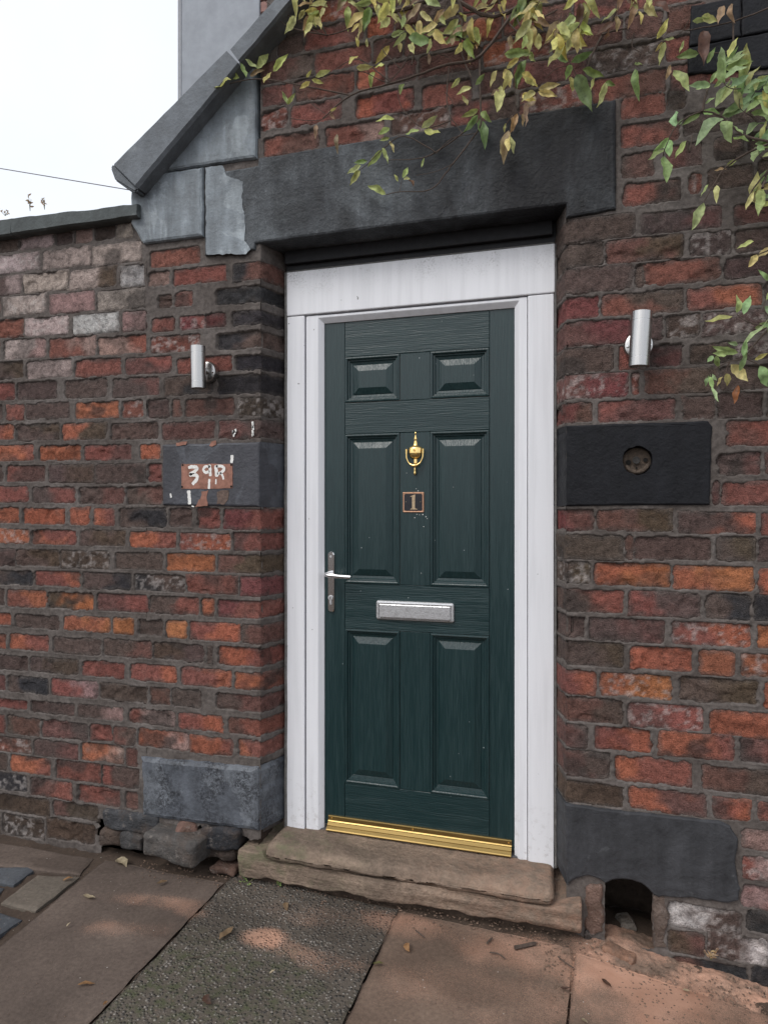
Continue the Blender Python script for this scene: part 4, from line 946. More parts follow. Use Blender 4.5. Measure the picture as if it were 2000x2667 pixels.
for lab, (u0, u1, v0, v1, y0, y1, col, rz) in {
    'upright weathered brick forming the left side of the arched hole': (668, 772, 842, 1110, -.010, .12, (.15, .095, .075), 0),
    'mortar crusted stone forming the right side of the arched hole': (1040, 1114, 905, 1195, -.010, .05, (.12, .09, .075), 0),
    'pale stone lying inside the arched hole': (848, 935, 1062, 1105, .10, .18, (.17, .15, .13), .3),
    'dark edge stone standing below the left side of the arched hole': (655, 715, 1085, 1205, -.01, .06, (.05, .042, .038), .1),
    'broken flat orange dusty stone lying in front of the arched hole': (770, 950, 1215, 1285, -.075, -.02, (.24, .135, .09), -.35)}.items():
    p0, p1 = WZ('h', u0, (v0 + v1) / 2, y0), WZ('h', u1, (v0 + v1) / 2, y0)
    zt, zb = WZ('h', (u0 + u1) / 2, v0, y0).z, WZ('h', (u0 + u1) / 2, v1, y0).z
    o = lump('loose_block', p0.x, p1.x, y0, y1, max(zb, -.06), zt, .012, .008, u0, mat=M['rubble'], color=col, cell=.012, rotz=rz, fr=26)
    tag(o, lab, 'stone')

# ------------------------------------------------------------------ door frame
YF = .11; YD = .14
fr = thing('door_frame', (-.6, .12, .155), 'white plastic door frame with flat surround boards, grimy along the top', 'door frame')
XA, XB = XLi + .008, XRi - .0                     # outer edges of the boards
xli = W(793, 1500, YF).x; xri = W(1374, 1500, YF).x
ztop, zhead = 2.392, 2.214
zbot = .150
box('surround_board', XA, xli, YF, .20, zbot, zhead - .0015, M['upvc'], fr, .003)
box('surround_board', xri, XB, YF, .20, zbot - .008, zhead - .0015, M['upvc'], fr, .003)
box('head_board', XA, XB + .004, YF - .002, .20, zhead + .0015, ztop, M['upvc'], fr, .004)
fxi, fxo = W(846, 1500, YD).x, W(1340, 1500, YD).x
fl0 = xli + .006; fr1 = xri - .003; dtop = 2.181
def prof(name, pts, z0, z1, flip=False):       # vertical extrusion of an (x, y) profile
    bm = bmesh.new(); lo = [bm.verts.new((x, y, z0)) for x, y in pts]; hi = [bm.verts.new((x, y, z1)) for x, y in pts]; n = len(pts)
    for k in range(n): bm.faces.new((lo[k], lo[(k + 1) % n], hi[(k + 1) % n], hi[k]))
    bm.faces.new(lo); bm.faces.new(hi); return bm_obj(name, bm, M['upvc'], fr)
ch = .020
prof('frame_jamb', [(fl0, YF + .006), (fxi - ch, YF + .006), (fxi - ch + .003, YF + .008), (fxi, YD - .006), (fxi, .2), (fl0, .2)], zbot - .004, zhead - .004)
prof('frame_jamb', [(fr1, YF + .006), (fxo + ch, YF + .006), (fxo + ch - .003, YF + .008), (fxo, YD - .006), (fxo, .2), (fr1, .2)], zbot - .016, zhead - .004)
bm = bmesh.new(); pf = [(YF + .0065, zhead - .005), (YF + .0065, dtop + ch), (YF + .0085, dtop + ch - .003), (YD - .006, dtop), (.2, dtop), (.2, zhead - .005)]
ra = [[bm.verts.new((x, y, z)) for y, z in pf] for x in (fl0 + .001, fr1 - .001)]
for k in range(6): bm.faces.new((ra[0][k], ra[0][(k + 1) % 6], ra[1][(k + 1) % 6], ra[1][k]))
bm.faces.new(ra[0]); bm.faces.new(ra[1]); bm_obj('frame_head', bm, M['upvc'], fr)
# sealant beads between board and masonry
def bead(pts, r=.006): bm_obj('sealant_bead', tube_bm([Vector(p) + Vector((.002 * float(vn(p[0] * 9, p[2] * 14, 1, 3)), 0, 0)) for p in pts], r, 7), M['sealant'], fr, True)
bead([(XA - .004, YF + .004, zbot + (ztop - zbot) * k / 40) for k in range(41)], .0075)
bead([(XB + .006, YF + .006, zbot + (ztop - zbot) * k / 40) for k in range(41)], .005)
bead([(XA + (XB - XA) * k / 30, YF + .006, ztop + .003) for k in range(31)], .004)
box('dark_gap', xli - .0005, fl0 + .0005, YF + .02, .2, zbot, zhead - .01, M['dark'], fr)
box('packing_timber', XA - .006, XB + .006, YF + .012, .21, ztop + .001, zs_ + .004, M['wood'], fr)
box('packing_timber', XLi + .004, XRi - .004, YF - .012, YF + .010, ztop + .030, zs_ + .002, M['wood'], fr, .003)

# ------------------------------------------------------------------ door
door = thing('door', ((fxi + fxo) / 2, YD, .16), 'dark green six panel front door with brass knocker and silver letter plate', 'door')
D0, D1, DB = fxi - .012, fxo + .012, .178
def dX(z, u, v=600): return WZ(z, u, v, YD).x
def dZ(z, u, v): return WZ(z, u, v, YD).z
pl0, pl1 = dX('k', 411), dX('k', 708); pr0, pr1 = dX('k', 871), dX('k', 1191)
zt1, zt0 = (dZ('k', 560, 779) + dZ('k', 1030, 748)) / 2, (dZ('k', 560, 1030) + dZ('k', 1030, 1006)) / 2
zm1, zm0 = (dZ('l', 560, 59) + dZ('l', 1030, 46)) / 2, (dZ('l', 560, 874) + dZ('l', 1030, 888)) / 2
zl1_, zl0 = (dZ('m', 565, 82) + dZ('m', 1035, 110)) / 2, (dZ('m', 565, 925) + dZ('m', 1035, 985)) / 2
g = .0006
def dpart(name, x0, x1, z0, z1, mat, y=YD): return box(name, x0 + g, x1 - g, y, .19, z0 + g, z1 - g, mat, door, .0011, 1)
dpart('stile', D0, pl0, DB, dtop + .01, M['doorv']); dpart('stile', pr1, D1, DB, dtop + .01, M['doorv'])
for a, b in ((zt1, dtop + .01), (zm1, zt0), (zl1_, zm0), (DB, zl0)): dpart('rail', pl0, pr1, a, b, M['doorh'])
for a, b in ((zt0, zt1), (zm0, zm1), (zl0, zl1_)): dpart('mullion', pl1, pr0, a, b, M['doorv'])
def panel(x0, x1, z0, z1):
    bm = bmesh.new(); rings = []
    for ins, y in ((.0, .000), (.002, -.0035), (.007, -.0045), (.011, -.002), (.013, .004), (.018, .005), (.021, .010), (.030, .012), (.0305, .0125), (.033, .0105), (.056, .002), (.0575, .0015)):
        rings.append([bm.verts.new(p) for p in ((x0 + ins, YD + y, z0 + ins), (x1 - ins, YD + y, z0 + ins), (x1 - ins, YD + y, z1 - ins), (x0 + ins, YD + y, z1 - ins))])
    for a, b in zip(rings, rings[1:]):
        for k in range(4): bm.faces.new((a[k], a[(k + 1) % 4], b[(k + 1) % 4], b[k]))
    bm.faces.new(rings[-1]); return bm_obj('panel', bm, M['doorv'], door)
for a, b in ((zt0, zt1), (zm0, zm1), (zl0, zl1_)):
    panel(pl0, pl1, a, b); panel(pr0, pr1, a, b)
# gold weather bar
wb = thing('weather_bar', (0, 0, 0), None, None); bpy.data.objects.remove(wb)
gx0, gx1 = W(852, 2135, YD - .02).x, W(1331, 2200, YD - .02).x
bm = bmesh.new(); pf = [(YD + .002, .2165), (YD - .005, .2165), (YD - .006, .213), (YD - .006, .198), (YD - .009, .1945), (YD - .0095, .1915), (YD - .020, .1835), (YD - .0195, .1805), (YD - .030, .1735), (YD - .032, .170), (YD - .0315, .1665), (YD - .026, .166), (YD + .002, .166)]
ra = [[bm.verts.new((x, y, z)) for y, z in pf] for x in (gx0, gx1)]; n = len(pf)
for k in range(n): bm.faces.new((ra[0][k], ra[0][(k + 1) % n], ra[1][(k + 1) % n], ra[1][k]))
bm.faces.new(ra[0]); bm.faces.new(ra[1]); wbar = bm_obj('weather_bar', bm, M['goldbar'], door)
for t in (.02, .48, .985): bm_obj('screw', lathe_bm([(YD - .0085, .0035), (YD - .005, .004)], (gx0 + (gx1 - gx0) * t, 0, .205), n=10), M['brass'], wbar)
box('threshold_strip', D0, D1, YD - .018, .2, .150, .1655, m_plain('grey_threshold', (.08, .08, .085), .5), door, .002)
# letter plate
l0, l1 = WZ('l', 580, 1010, YD - .01), WZ('l', 999, 1030, YD - .01); lz1, lz0 = WZ('l', 790, 970, YD - .01).z, WZ('l', 790, 1073, YD - .01).z
lp = bmesh.new(); 
def rrect(x0, x1, z0, z1, r, n=5):
    out = []
    for cx_, cz_, a0_ in ((x1 - r, z1 - r, 0), (x0 + r, z1 - r, 90), (x0 + r, z0 + r, 180), (x1 - r, z0 + r, 270)):
        out += [(cx_ + r * math.cos(R(a0_ + 90 * k / n)), cz_ + r * math.sin(R(a0_ + 90 * k / n))) for k in range(n + 1)]
    return out
def loft(rings, mat, name, parent, smooth=False):
    bm = bmesh.new(); vs = [[bm.verts.new((x, y, z)) for x, z in r] for r, y in rings]; n = len(vs[0])
    for a, b in zip(vs, vs[1:]):
        for k in range(n): bm.faces.new((a[k], a[(k + 1) % n], b[(k + 1) % n], b[k]))
    bm.faces.new(vs[-1]); bm.faces.new(vs[0]); return bm_obj(name, bm, mat, parent, smooth)
x0, x1 = l0.x, l1.x
lpl = loft([(rrect(x0, x1, lz0, lz1, .008), YD), (rrect(x0, x1, lz0, lz1, .008), YD - .009), (rrect(x0 + .002, x1 - .002, lz0 + .002, lz1 - .002, .007), YD - .0115), (rrect(x0 + .010, x1 - .010, lz0 + .005, lz1 - .008, .003), YD - .0125), (rrect(x0 + .0115, x1 - .0115, lz0 + .0065, lz1 - .0095, .002), YD - .008)], M['silver'], 'letter_plate', door)
loft([(rrect(x0 + .013, x1 - .013, lz0 + .008, lz1 - .013, .002), YD - .006), (rrect(x0 + .013, x1 - .013, lz0 + .008, lz1 - .013, .002), YD - .0135), (rrect(x0 + .015, x1 - .015, lz0 + .011, lz1 - .0155, .001), YD - .0148)], M['silver'], 'flap', lpl)
bm_obj('hinge_bar', tube_bm([(x0 + .011, YD - .011, lz1 - .012), (x1 - .011, YD - .011, lz1 - .012)], .003, 8), M['chrome'], lpl, True)
# handle
hx = (WZ('l', 317, 860, YD - .01).x + WZ('l', 352, 860, YD - .01).x) / 2; hw = (WZ('l', 352, 860, YD - .01).x - WZ('l', 317, 860, YD - .01).x) / 2
hz1, hz0 = WZ('l', 333, 698, YD - .01).z, WZ('l', 333, 1026, YD - .01).z
hpl = loft([(rrect(hx - hw, hx + hw, hz0, hz1, hw * .98, 8), YD), (rrect(hx - hw, hx + hw, hz0, hz1, hw * .98, 8), YD - .006), (rrect(hx - hw + .003, hx + hw - .003, hz0 + .003, hz1 - .003, (hw - .003) * .98, 8), YD - .0095)], M['chrome'], 'handle', door)
lzv = WZ('l', 330, 825, YD - .05).z
lev = [(hx - .002, YD - .008, lzv + .002), (hx - .004, YD - .03, lzv + .002), (hx - .004, YD - .045, lzv + .001), (hx + .004, YD - .054, lzv), (hx + .03, YD - .055, lzv - .002), (hx + .07, YD - .052, lzv - .005), (hx + .098, YD - .050, lzv - .006)]
bm_obj('lever', tube_bm(smooth_path(lev, 6), [.0095] * 13 + [.0085] * 24, 14), M['chrome'], hpl, True)
kz = WZ('l', 333, 955, YD - .01).z
kc = lathe_bm([(YD - .010, .0105), (YD - .0135, .0100), (YD - .0138, .002)], (hx, 0, kz + .006), n=18); box_bm(hx - .005, hx + .005, YD - .0135, YD - .008, kz - .022, kz + .002, .002, 2, kc)
kh = bm_obj('lock_cylinder', kc, M['silver'], hpl); box('keyhole', hx - .0012, hx + .0012, YD - .0142, YD - .0136, kz + .001, kz + .011, M['dark'], hpl)
for q in (hz1 - .02,): bm_obj('screw', lathe_bm([(YD - .0110, .004), (YD - .009, .0045)], (hx, 0, q), n=10), M['silver'], hpl)
# knocker
ZM['o'] = (1000, 1080, 200 / 1475)
YK = YD - .012
def kp(u, v, y=YK): return WZ('o', u, v, y)
kx = kp(590, 680).x; kzs = kp(590, 680).z; mpp = (kp(590, 1150).z - kp(590, 350).z) / (350 - 1150)
def kz_(v): return kp(590, v).z
pr = [(325, 2), (332, 14), (348, 22), (366, 14), (376, 8), (400, 12), (440, 24), (470, 34), (476, 30), (488, 22), (520, 32), (545, 38), (575, 42), (600, 72), (622, 124), (645, 142), (735, 140), (744, 124), (790, 118), (820, 100), (838, 72), (850, 34), (900, 36), (925, 38), (940, 20)]
mp_ = abs(mpp)
knk = bm_obj('knocker', lathe_bm([(kz_(v), r * mp_) for v, r in pr], (kx, YD, 0), 'z', 24, None, .62), M['brass'], door, True)
for k in (-1, 1): bm_obj('pivot', lathe_bm([(kz_(745) , .001), (kz_(742), .0032), (kz_(660), .0034), (kz_(655), .001)], (kx + k * 166 * mp_, YD - .014, 0), 'z', 12), M['brass'], knk, True)
ringp = [(kx - 160 * mp_, YD - .014, kz_(690)), (kx - 162 * mp_, YD - .015, kz_(790)), (kx - 150 * mp_, YD - .016, kz_(850)), (kx - 115 * mp_, YD - .017, kz_(920)), (kx - 60 * mp_, YD - .018, kz_(965)), (kx, YD - .019, kz_(980))]
ringp += [(2 * kx - p[0], p[1], p[2]) for p in ringp[-2::-1]]
rp_ = smooth_path(ringp, 5); nr = len(rp_)
bm_obj('knocker_ring', tube_bm(rp_, [mp_ * (13 + 20 * math.exp(-((k / (nr - 1) - .5) / .13) ** 2)) for k in range(nr)], 12), M['brass'], knk, True)
bm_obj('striker', lathe_bm([(kz_(1165), .001), (kz_(1150), 20 * mp_), (kz_(1120), 27 * mp_), (kz_(1095), 18 * mp_), (kz_(1080), 20 * mp_), (kz_(1020), 18 * mp_)], (kx, YD - .010, 0), 'z', 14), M['brass'], knk, True)
bm_obj('spyhole', lathe_bm([(YD - .020, .0048), (YD - .0245, .0046), (YD - .0247, .0028), (YD - .0225, .0024), (YD - .0222, .0004)], (kx - 4 * mp_, 0, kz_(680)), n=18), M['brass'], knk, True)
# number plate
q0, q1 = kp(366, 1680, YD), kp(768, 1680, YD); pz1, pz0 = kp(565, 1490, YD).z, kp(565, 1875, YD).z
plq = loft([(rrect(q0.x, q1.x, pz0, pz1, .0015, 2), YD), (rrect(q0.x, q1.x, pz0, pz1, .0015, 2), YD - .004), (rrect(q0.x + .0015, q1.x - .0015, pz0 + .0015, pz1 - .0015, .0015, 2), YD - .005), (rrect(q0.x + .0045, q1.x - .0045, pz0 + .004, pz1 - .004, .002, 2), YD - .0045)], M['copper'], 'number_plate', door)
ph = [(q0.x + .006, pz0 + .010), (q0.x + .010, pz0 + .006), (q1.x - .010, pz0 + .006), (q1.x - .006, pz0 + .010), (q1.x - .006, pz1 - .010), (q1.x - .010, pz1 - .006), (q0.x + .010, pz1 - .006), (q0.x + .006, pz1 - .010)]
loft([(ph, YD - .004), (ph, YD - .0056)], M['plaque'], 'number_panel', plq)
one = [(505, 1822), (640, 1822), (640, 1812), (600, 1798), (592, 1780), (598, 1535), (590, 1533), (505, 1568), (508, 1578), (536, 1575), (540, 1780), (532, 1798), (505, 1812)]
bm = bmesh.new(); o1 = [(kp(u, v, YD - .006).x, kp(u, v, YD - .006).z) for u, v in one]
a = [bm.verts.new((x, YD - .0066, z)) for x, z in o1]; b = [bm.verts.new((x, YD - .005, z)) for x, z in o1]
for k in range(len(one)): bm.faces.new((a[k], a[(k + 1) % len(one)], b[(k + 1) % len(one)], b[k]))
ff = bm.faces.new(a); bm.normal_update(); bmesh.ops.triangulate(bm, faces=[ff], ngon_method='EAR_CLIP'); bm_obj('numeral', bm, M['bronze'], plq)
for u in (428, 705): p = kp(u, 1675, YD); bm_obj('rivet', lathe_bm([(YD - .0065, .001), (YD - .0062, .0014), (YD - .005, .0014)], (p.x, 0, p.z), n=8), M['bronze'], plq)
# paint splashes on the door below the plate
for u, v, s in ((632, 1915, 1), (680, 1925, .8), (745, 1920, 1.6), (805, 1960, 1.4), (590, 1980, 1.3), (830, 1995, .8), (615, 1425, .9), (655, 1465, 1.3), (760, 2150, 1.0), (437, 1122, .7), (1330, 1392, .7)):
    p = kp(u, v, YD); bm_obj('paint_splash', lathe_bm([(YD - .0010, .0006 * s), (YD - .0007, .0014 * s), (YD, .0015 * s)], (p.x, 0, p.z), n=7), M['white'], door)

# ------------------------------------------------------------------ wall lamps
def lamp(cx_, cz_, rad, hgt, lab, tilt):
    t = thing('wall_lamp', (cx_, 0, cz_ - hgt / 2), lab, 'wall lamp', 'brushed steel up and down lamps')
    yc = -.088; z0, z1 = cz_ - hgt / 2, cz_ + hgt / 2; e = hgt * .17
    def cyl(name, prof, mat):
        b = lathe_bm(prof, (cx_, yc, 0), 'z', 40); rot_bm(b, tilt, 'Y', (cx_, yc, cz_)); return bm_obj(name, b, mat, t, True)
    o = cyl('tube', [(z0 + e, rad - .001), (z0 + e, rad), (z1 - e, rad), (z1 - e, rad - .001)], M['steel'])
    for n_, zz in (('end_cap', z1 - e), ('end_cap', z0)):
        lo, hi = (zz + .0012, zz + e) if zz > cz_ else (zz, zz + e - .0012)
        b = [(lo, rad - .0012), (lo + .0006, rad), (hi - .0006, rad), (hi, rad - .0012)]
        c_ = cyl(n_, b + ([(hi - .0005, rad - .004), (hi - .006, rad - .0045)] if zz > cz_ else []) if zz > cz_ else [(lo + .006, rad - .0045), (lo + .0005, rad - .004)] + b, M['steel'])
    cyl('seam_ring', [(z0 + e - .0012, rad - .0012), (z0 + e, rad - .0012)], M['chrome']); cyl('seam_ring', [(z1 - e, rad - .0012), (z1 - e + .0012, rad - .0012)], M['chrome'])
    pr_ = rad * 1.42
    bp = bm_obj('back_plate', lathe_bm([(-.004, pr_), (-.024, pr_), (-.030, pr_ - .003), (-.033, pr_ - .011), (-.034, .005)], (cx_, 0, cz_ - .004), n=40), M['steel'], t, True)
    bm_obj('arm', lathe_bm([(-.03, .012), (yc + rad * .6, .012)], (cx_, 0, cz_ - .004), n=16), M['steel'], t, True)
    for k in (-1, 1): bm_obj('screw', lathe_bm([(-.0365, .0025), (-.0355, .0042), (-.032, .0045)], (cx_ + k * (pr_ - .011), 0, cz_ - .008), n=12), M['chrome'], bp)
lc = W(517, 957, -.088); lcr = W(1667, 884, -.088)
print('lamp', lc, W(545, 957), lcr, W(1664, 884))
lamp(lcr.x, lcr.z, .032, W(1667, 809, -.12).z - W(1667, 958, -.12).z - .006, 'brushed steel cylinder wall lamp on the dark bricks right of the door', R(3.0))
lamp(lc.x, lc.z, .0285, W(517, 902, -.12).z - W(517, 1014, -.12).z, 'brushed steel cylinder wall lamp above the painted 39R at left', R(-1.2))

# ------------------------------------------------------------------ behind the walls: rendered house, cable
hx0 = W(467, 100, 1.7).x
hs_ = thing('rendered_house', (hx0 + 1.5, 2.2, 0), 'tall grey rendered building with plain wall rising behind the sloping coping', 'building')
box('rendered_wall', hx0, hx0 + .62, 1.7, 5.5, 0, 6.5, M['render'], hs_, .01)
box('wall_edge', hx0 - .008, hx0 + .02, 1.695, 1.76, 0, 6.52, m_plain('render_bead', (.30, .31, .33), .8, .1), hs_, .003)
box('brick_core', hx0 + .62, hx0 + 2.2, 1.72, 5.4, 0, 6.4, M['mortar'], hs_)
zz = W(650, 120, 1.7).z; rr = random.Random(9)
for r_ in range(11):
    x = hx0 + .628 - (.11 if r_ % 2 else 0)
    x = max(x, hx0 + .628)
    for c_ in range(3):
        ln = .105 if (r_ % 2 and c_ == 0) else .215
        b_ = box('brick', x, x + ln, 1.700, 1.80, zz + r_ * .085 - .3, zz + r_ * .085 - .3 + .072, m_plain('pink_brick_%d' % (r_ % 3), (.26 + .04 * (r_ % 3), .15, .13), .9, .4, 30), hs_, .004, 1); x += ln + .012
p0, p1 = W(-260, 395, 4.0), W(700, 555, 4.0)
_d = p1 - p0; p0, p1 = p0 - _d * 1.6, p1 + _d * .35
cb = [p0.lerp(p1, k / 30) for k in range(31)]
tag(bm_obj('overhead_cable', tube_bm(cb, .0055, 6), M['cable'], None, True), 'thin overhead cable crossing the white sky at left', 'cable')

# ------------------------------------------------------------------ leaves and shrubs
def leaf_mesh(seed, wid=.4, n=7):
    rnd = random.Random(seed); bm = bmesh.new(); rows_ = []
    curl = rnd.uniform(-.45, .5); fold = rnd.uniform(.12, .5); tw = rnd.uniform(-.8, .8)
    for i in range(n + 1):
        t = i / n; w = wid * .5 * (math.sin(math.pi * t ** .8) ** .85) if 0 < t < 1 else .004
        if t > .8: w *= .8
        zc_ = curl * (t ** 2) - .06 * math.sin(t * 9 + seed); row = []
        for k in (-1, -.5, 0, .5, 1):
            a = tw * t; x = k * w * (1 + .10 * math.sin(t * 17 + seed)); z = abs(k) * w * fold * 2 + .015 * math.sin(t * 20 + k * 3 + seed) * abs(k)
            row.append(bm.verts.new((x * math.cos(a) - z * math.sin(a), t, zc_ + x * math.sin(a) + z * math.cos(a))))
        rows_.append(row)
    for a, b in zip(rows_, rows_[1:]):
        for k in range(4): bm.faces.new((a[k], a[k + 1], b[k + 1], b[k]))
    me = bpy.data.meshes.new('leaf'); bm.to_mesh(me); bm.free(); me.materials.append(M['leaf'])
    me.polygons.foreach_set('use_smooth', [True] * len(me.polygons)); return me
LM = {w: [leaf_mesh(k * 3 + int(w * 100), w) for k in range(6)] for w in (.2, .26, .32, .38, .45, .55, .66)}
LC = {'y': (.64, .58, .22), 'l': (.49, .54, .20), 'g': (.24, .33, .11), 'G': (.36, .50, .22), 'b': (.42, .29, .17), 'd': (.15, .075, .045), 'o': (.33, .13, .05)}
rl = random.Random(21); NL = {}
def leaf(root, A, B, w, c, facing=None):
    A, B = Vector(A), Vector(B); d = B - A; ln = d.length
    w *= .98; wk = min(LM, key=lambda q: abs(q - w)); o = bpy.data.objects.new('leaf', rl.choice(LM[wk])); COL.objects.link(o)
    f = facing or ((Vector((0, CAM_Y, CAM_Z)) - A).normalized() + Vector((rl.uniform(-.6, .6), rl.uniform(-.3, .3), rl.uniform(-.2, .9))))
    yv = d.normalized(); xv = yv.cross(f); xv = xv.normalized() if xv.length > .05 else yv.orthogonal().normalized(); zv = xv.cross(yv)
    m = Matrix(((xv.x * ln, yv.x * ln, zv.x * ln, A.x), (xv.y * ln, yv.y * ln, zv.y * ln, A.y), (xv.z * ln, yv.z * ln, zv.z * ln, A.z), (0, 0, 0, 1)))
    o.parent = root; o.matrix_local = Matrix.Translation(-WLOC[root]) @ m
    b = LC[c]; j = rl.uniform(.72, 1.2); o.color = (b[0] * j * rl.uniform(.88, 1.12), b[1] * j, b[2] * j * rl.uniform(.8, 1.2), 1)
    NL[root] = NL.get(root, 0) + 1
    return o
vine = thing('climbing_shrub', (-.35, -.02, 2.95), 'yellowing leafy climber trailing thin dark twigs over the lintel from above', 'shrub')
bush = thing('green_shrub', (.55, -.05, 2.3), 'fresh green leafy shrub hanging down the wall at upper right', 'shrub')
LV = {'a': [(1250, 430, 1145, 475, .3, 'l'), (1290, 420, 1200, 380, .3, 'l'), (1330, 420, 1300, 330, .25, 'g'), (1390, 370, 1455, 265, .3, 'l'), (1390, 370, 1325, 325, .25, 'l'), (1350, 410, 1430, 375, .3, 'b'), (1475, 385, 1560, 295, .35, 'l'), (1425, 450, 1465, 385, .4, 'y'), (1240, 425, 1180, 410, .3, 'b')],
 'b': [(350, 90, 290, 190, .35, 'l'), (400, 50, 370, 110, .5, 'y'), (430, 75, 480, 105, .5, 'l'), (470, 50, 400, 60, .4, 'y'), (760, 50, 715, 160, .35, 'g'), (860, 95, 805, 175, .45, 'y'), (900, 60, 945, 150, .4, 'l'), (870, 195, 945, 165, .35, 'l'), (1010, 200, 1000, 120, .45, 'l'), (1060, 185, 1160, 190, .4, 'l'), (1020, 190, 1095, 130, .35, 'g'),
  (690, 255, 680, 195, .4, 'y'), (740, 255, 735, 205, .4, 'y'), (905, 215, 915, 295, .35, 'y'), (860, 245, 790, 340, .3, 'y'), (640, 345, 680, 280, .35, 'y'), (680, 365, 770, 360, .3, 'y'), (780, 360, 835, 375, .55, 'l'), (775, 385, 755, 460, .5, 'l'), (460, 415, 540, 370, .35, 'l'), (440, 430, 505, 450, .35, 'y'), (430, 440, 375, 480, .4, 'y'), (410, 420, 440, 375, .3, 'y'),
  (310, 565, 280, 490, .3, 'l'), (310, 565, 345, 500, .3, 'l'), (540, 600, 575, 580, .3, 'y'), (530, 600, 570, 650, .3, 'b'), (465, 670, 460, 730, .3, 'b'), (575, 720, 570, 805, .25, 'b'), (935, 450, 915, 500, .45, 'g'),
  (885, 640, 780, 630, .25, 'l'), (860, 690, 795, 730, .4, 'l'), (1030, 695, 1120, 620, .3, 'l'), (1020, 700, 950, 735, .3, 'l'), (1045, 705, 1130, 755, .45, 'l'), (860, 745, 805, 760, .35, 'l'), (860, 760, 880, 830, .35, 'y'), (820, 810, 740, 905, .25, 'l'), (820, 800, 850, 890, .25, 'l'),
  (740, 870, 665, 880, .35, 'g'), (705, 895, 630, 945, .3, 'l'), (700, 920, 645, 1000, .3, 'l'), (905, 980, 885, 940, .4, 'l'), (930, 960, 965, 890, .3, 'l'), (935, 965, 975, 970, .35, 'y'), (965, 970, 990, 1000, .4, 'd'), (840, 1050, 740, 995, .3, 'l'), (840, 1050, 790, 1010, .35, 'y'), (1030, 905, 1045, 855, .25, 'l'),
  (1075, 350, 1070, 280, .35, 'b'), (1340, 590, 1255, 635, .35, 'l'), (1335, 620, 1255, 715, .35, 'g'), (1350, 605, 1405, 640, .5, 'g'), (1345, 640, 1375, 800, .3, 'g'), (1320, 460, 1375, 395, .35, 'g'), (1300, 470, 1210, 500, .35, 'y'), (1240, 420, 1185, 480, .3, 'l'), (1440, 380, 1400, 470, .4, 'y'), (1480, 370, 1515, 480, .4, 'y'), (1490, 370, 1560, 310, .35, 'y'), (1460, 460, 1440, 625, .3, 'y'), (1450, 480, 1405, 520, .4, 'b'), (1575, 510, 1655, 545, .4, 'y'), (1590, 560, 1585, 690, .25, 'b'),
  (1570, 330, 1540, 480, .3, 'g'), (1590, 420, 1655, 460, .35, 'y'), (1280, 570, 1250, 510, .4, 'y'), (1520, 620, 1520, 720, .35, 'b'), (1500, 700, 1465, 850, .3, 'b'), (1495, 720, 1520, 840, .25, 'y'), (1300, 90, 1290, 240, .35, 'y'), (1355, 180, 1340, 280, .4, 'b'), (1250, 100, 1245, 180, .3, 'b'), (1280, 240, 1270, 370, .2, 'y'), (1400, 30, 1300, 40, .35, 'y'), (1380, 60, 1410, 170, .3, 'b'), (1480, 290, 1620, 280, .3, 'g'), (1510, 190, 1520, 280, .3, 'b')],
 'c': [(240, 310, 240, 205, .45, 'y'), (205, 330, 90, 310, .3, 'g'), (195, 330, 215, 375, .5, 'l'), (120, 360, 45, 410, .4, 'y'), (60, 430, 50, 545, .45, 'y'), (165, 370, 105, 540, .25, 'g'), (140, 450, 235, 530, .3, 'y'), (240, 550, 380, 520, .35, 'y'), (240, 565, 360, 595, .3, 'y'), (220, 570, 140, 620, .45, 'y'), (220, 600, 160, 700, .5, 'b'), (150, 700, 150, 790, .2, 'b'),
  (110, 700, 65, 820, .35, 'b'), (40, 760, 30, 820, .4, 'y'), (60, 830, 80, 960, .3, 'y'), (30, 860, 15, 970, .3, 'y'), (390, 200, 545, 285, .45, 'y'), (310, 180, 415, 160, .35, 'y'), (380, 240, 380, 320, .45, 'y'), (425, 380, 345, 340, .4, 'g'), (440, 385, 580, 315, .35, 'g'), (440, 400, 410, 490, .4, 'g'), (440, 470, 445, 580, .4, 'y'), (475, 460, 570, 680, .3, 'g'), (510, 430, 650, 470, .35, 'g'), (590, 480, 560, 560, .3, 'l'), (650, 510, 590, 670, .35, 'l'), (650, 510, 715, 520, .5, 'g'),
  (500, 20, 490, 180, .35, 'd'), (520, 100, 570, 0, .4, 'y'), (430, 80, 440, 150, .35, 'g'), (830, 400, 880, 400, .55, 'g'), (835, 420, 840, 580, .25, 'g'), (1020, 260, 985, 400, .25, 'l'), (1005, 260, 960, 320, .3, 'y'), (970, 240, 1050, 110, .3, 'y'), (900, 20, 970, 100, .5, 'y'), (1190, 130, 1300, 110, .35, 'l'), (1250, 100, 1350, 130, .4, 'l'), (1230, 330, 1090, 345, .4, 'g'), (1280, 390, 1330, 300, .35, 'g'), (1255, 190, 1265, 390, .35, 'd'), (1380, 40, 1350, 160, .35, 'b'), (1430, 20, 1430, 130, .45, 'b'), (1055, 400, 1020, 500, .35, 'b'), (1075, 430, 1165, 580, .4, 'l'), (1140, 250, 1110, 330, .25, 'l'), (1080, 240, 1010, 245, .3, 'l')]}
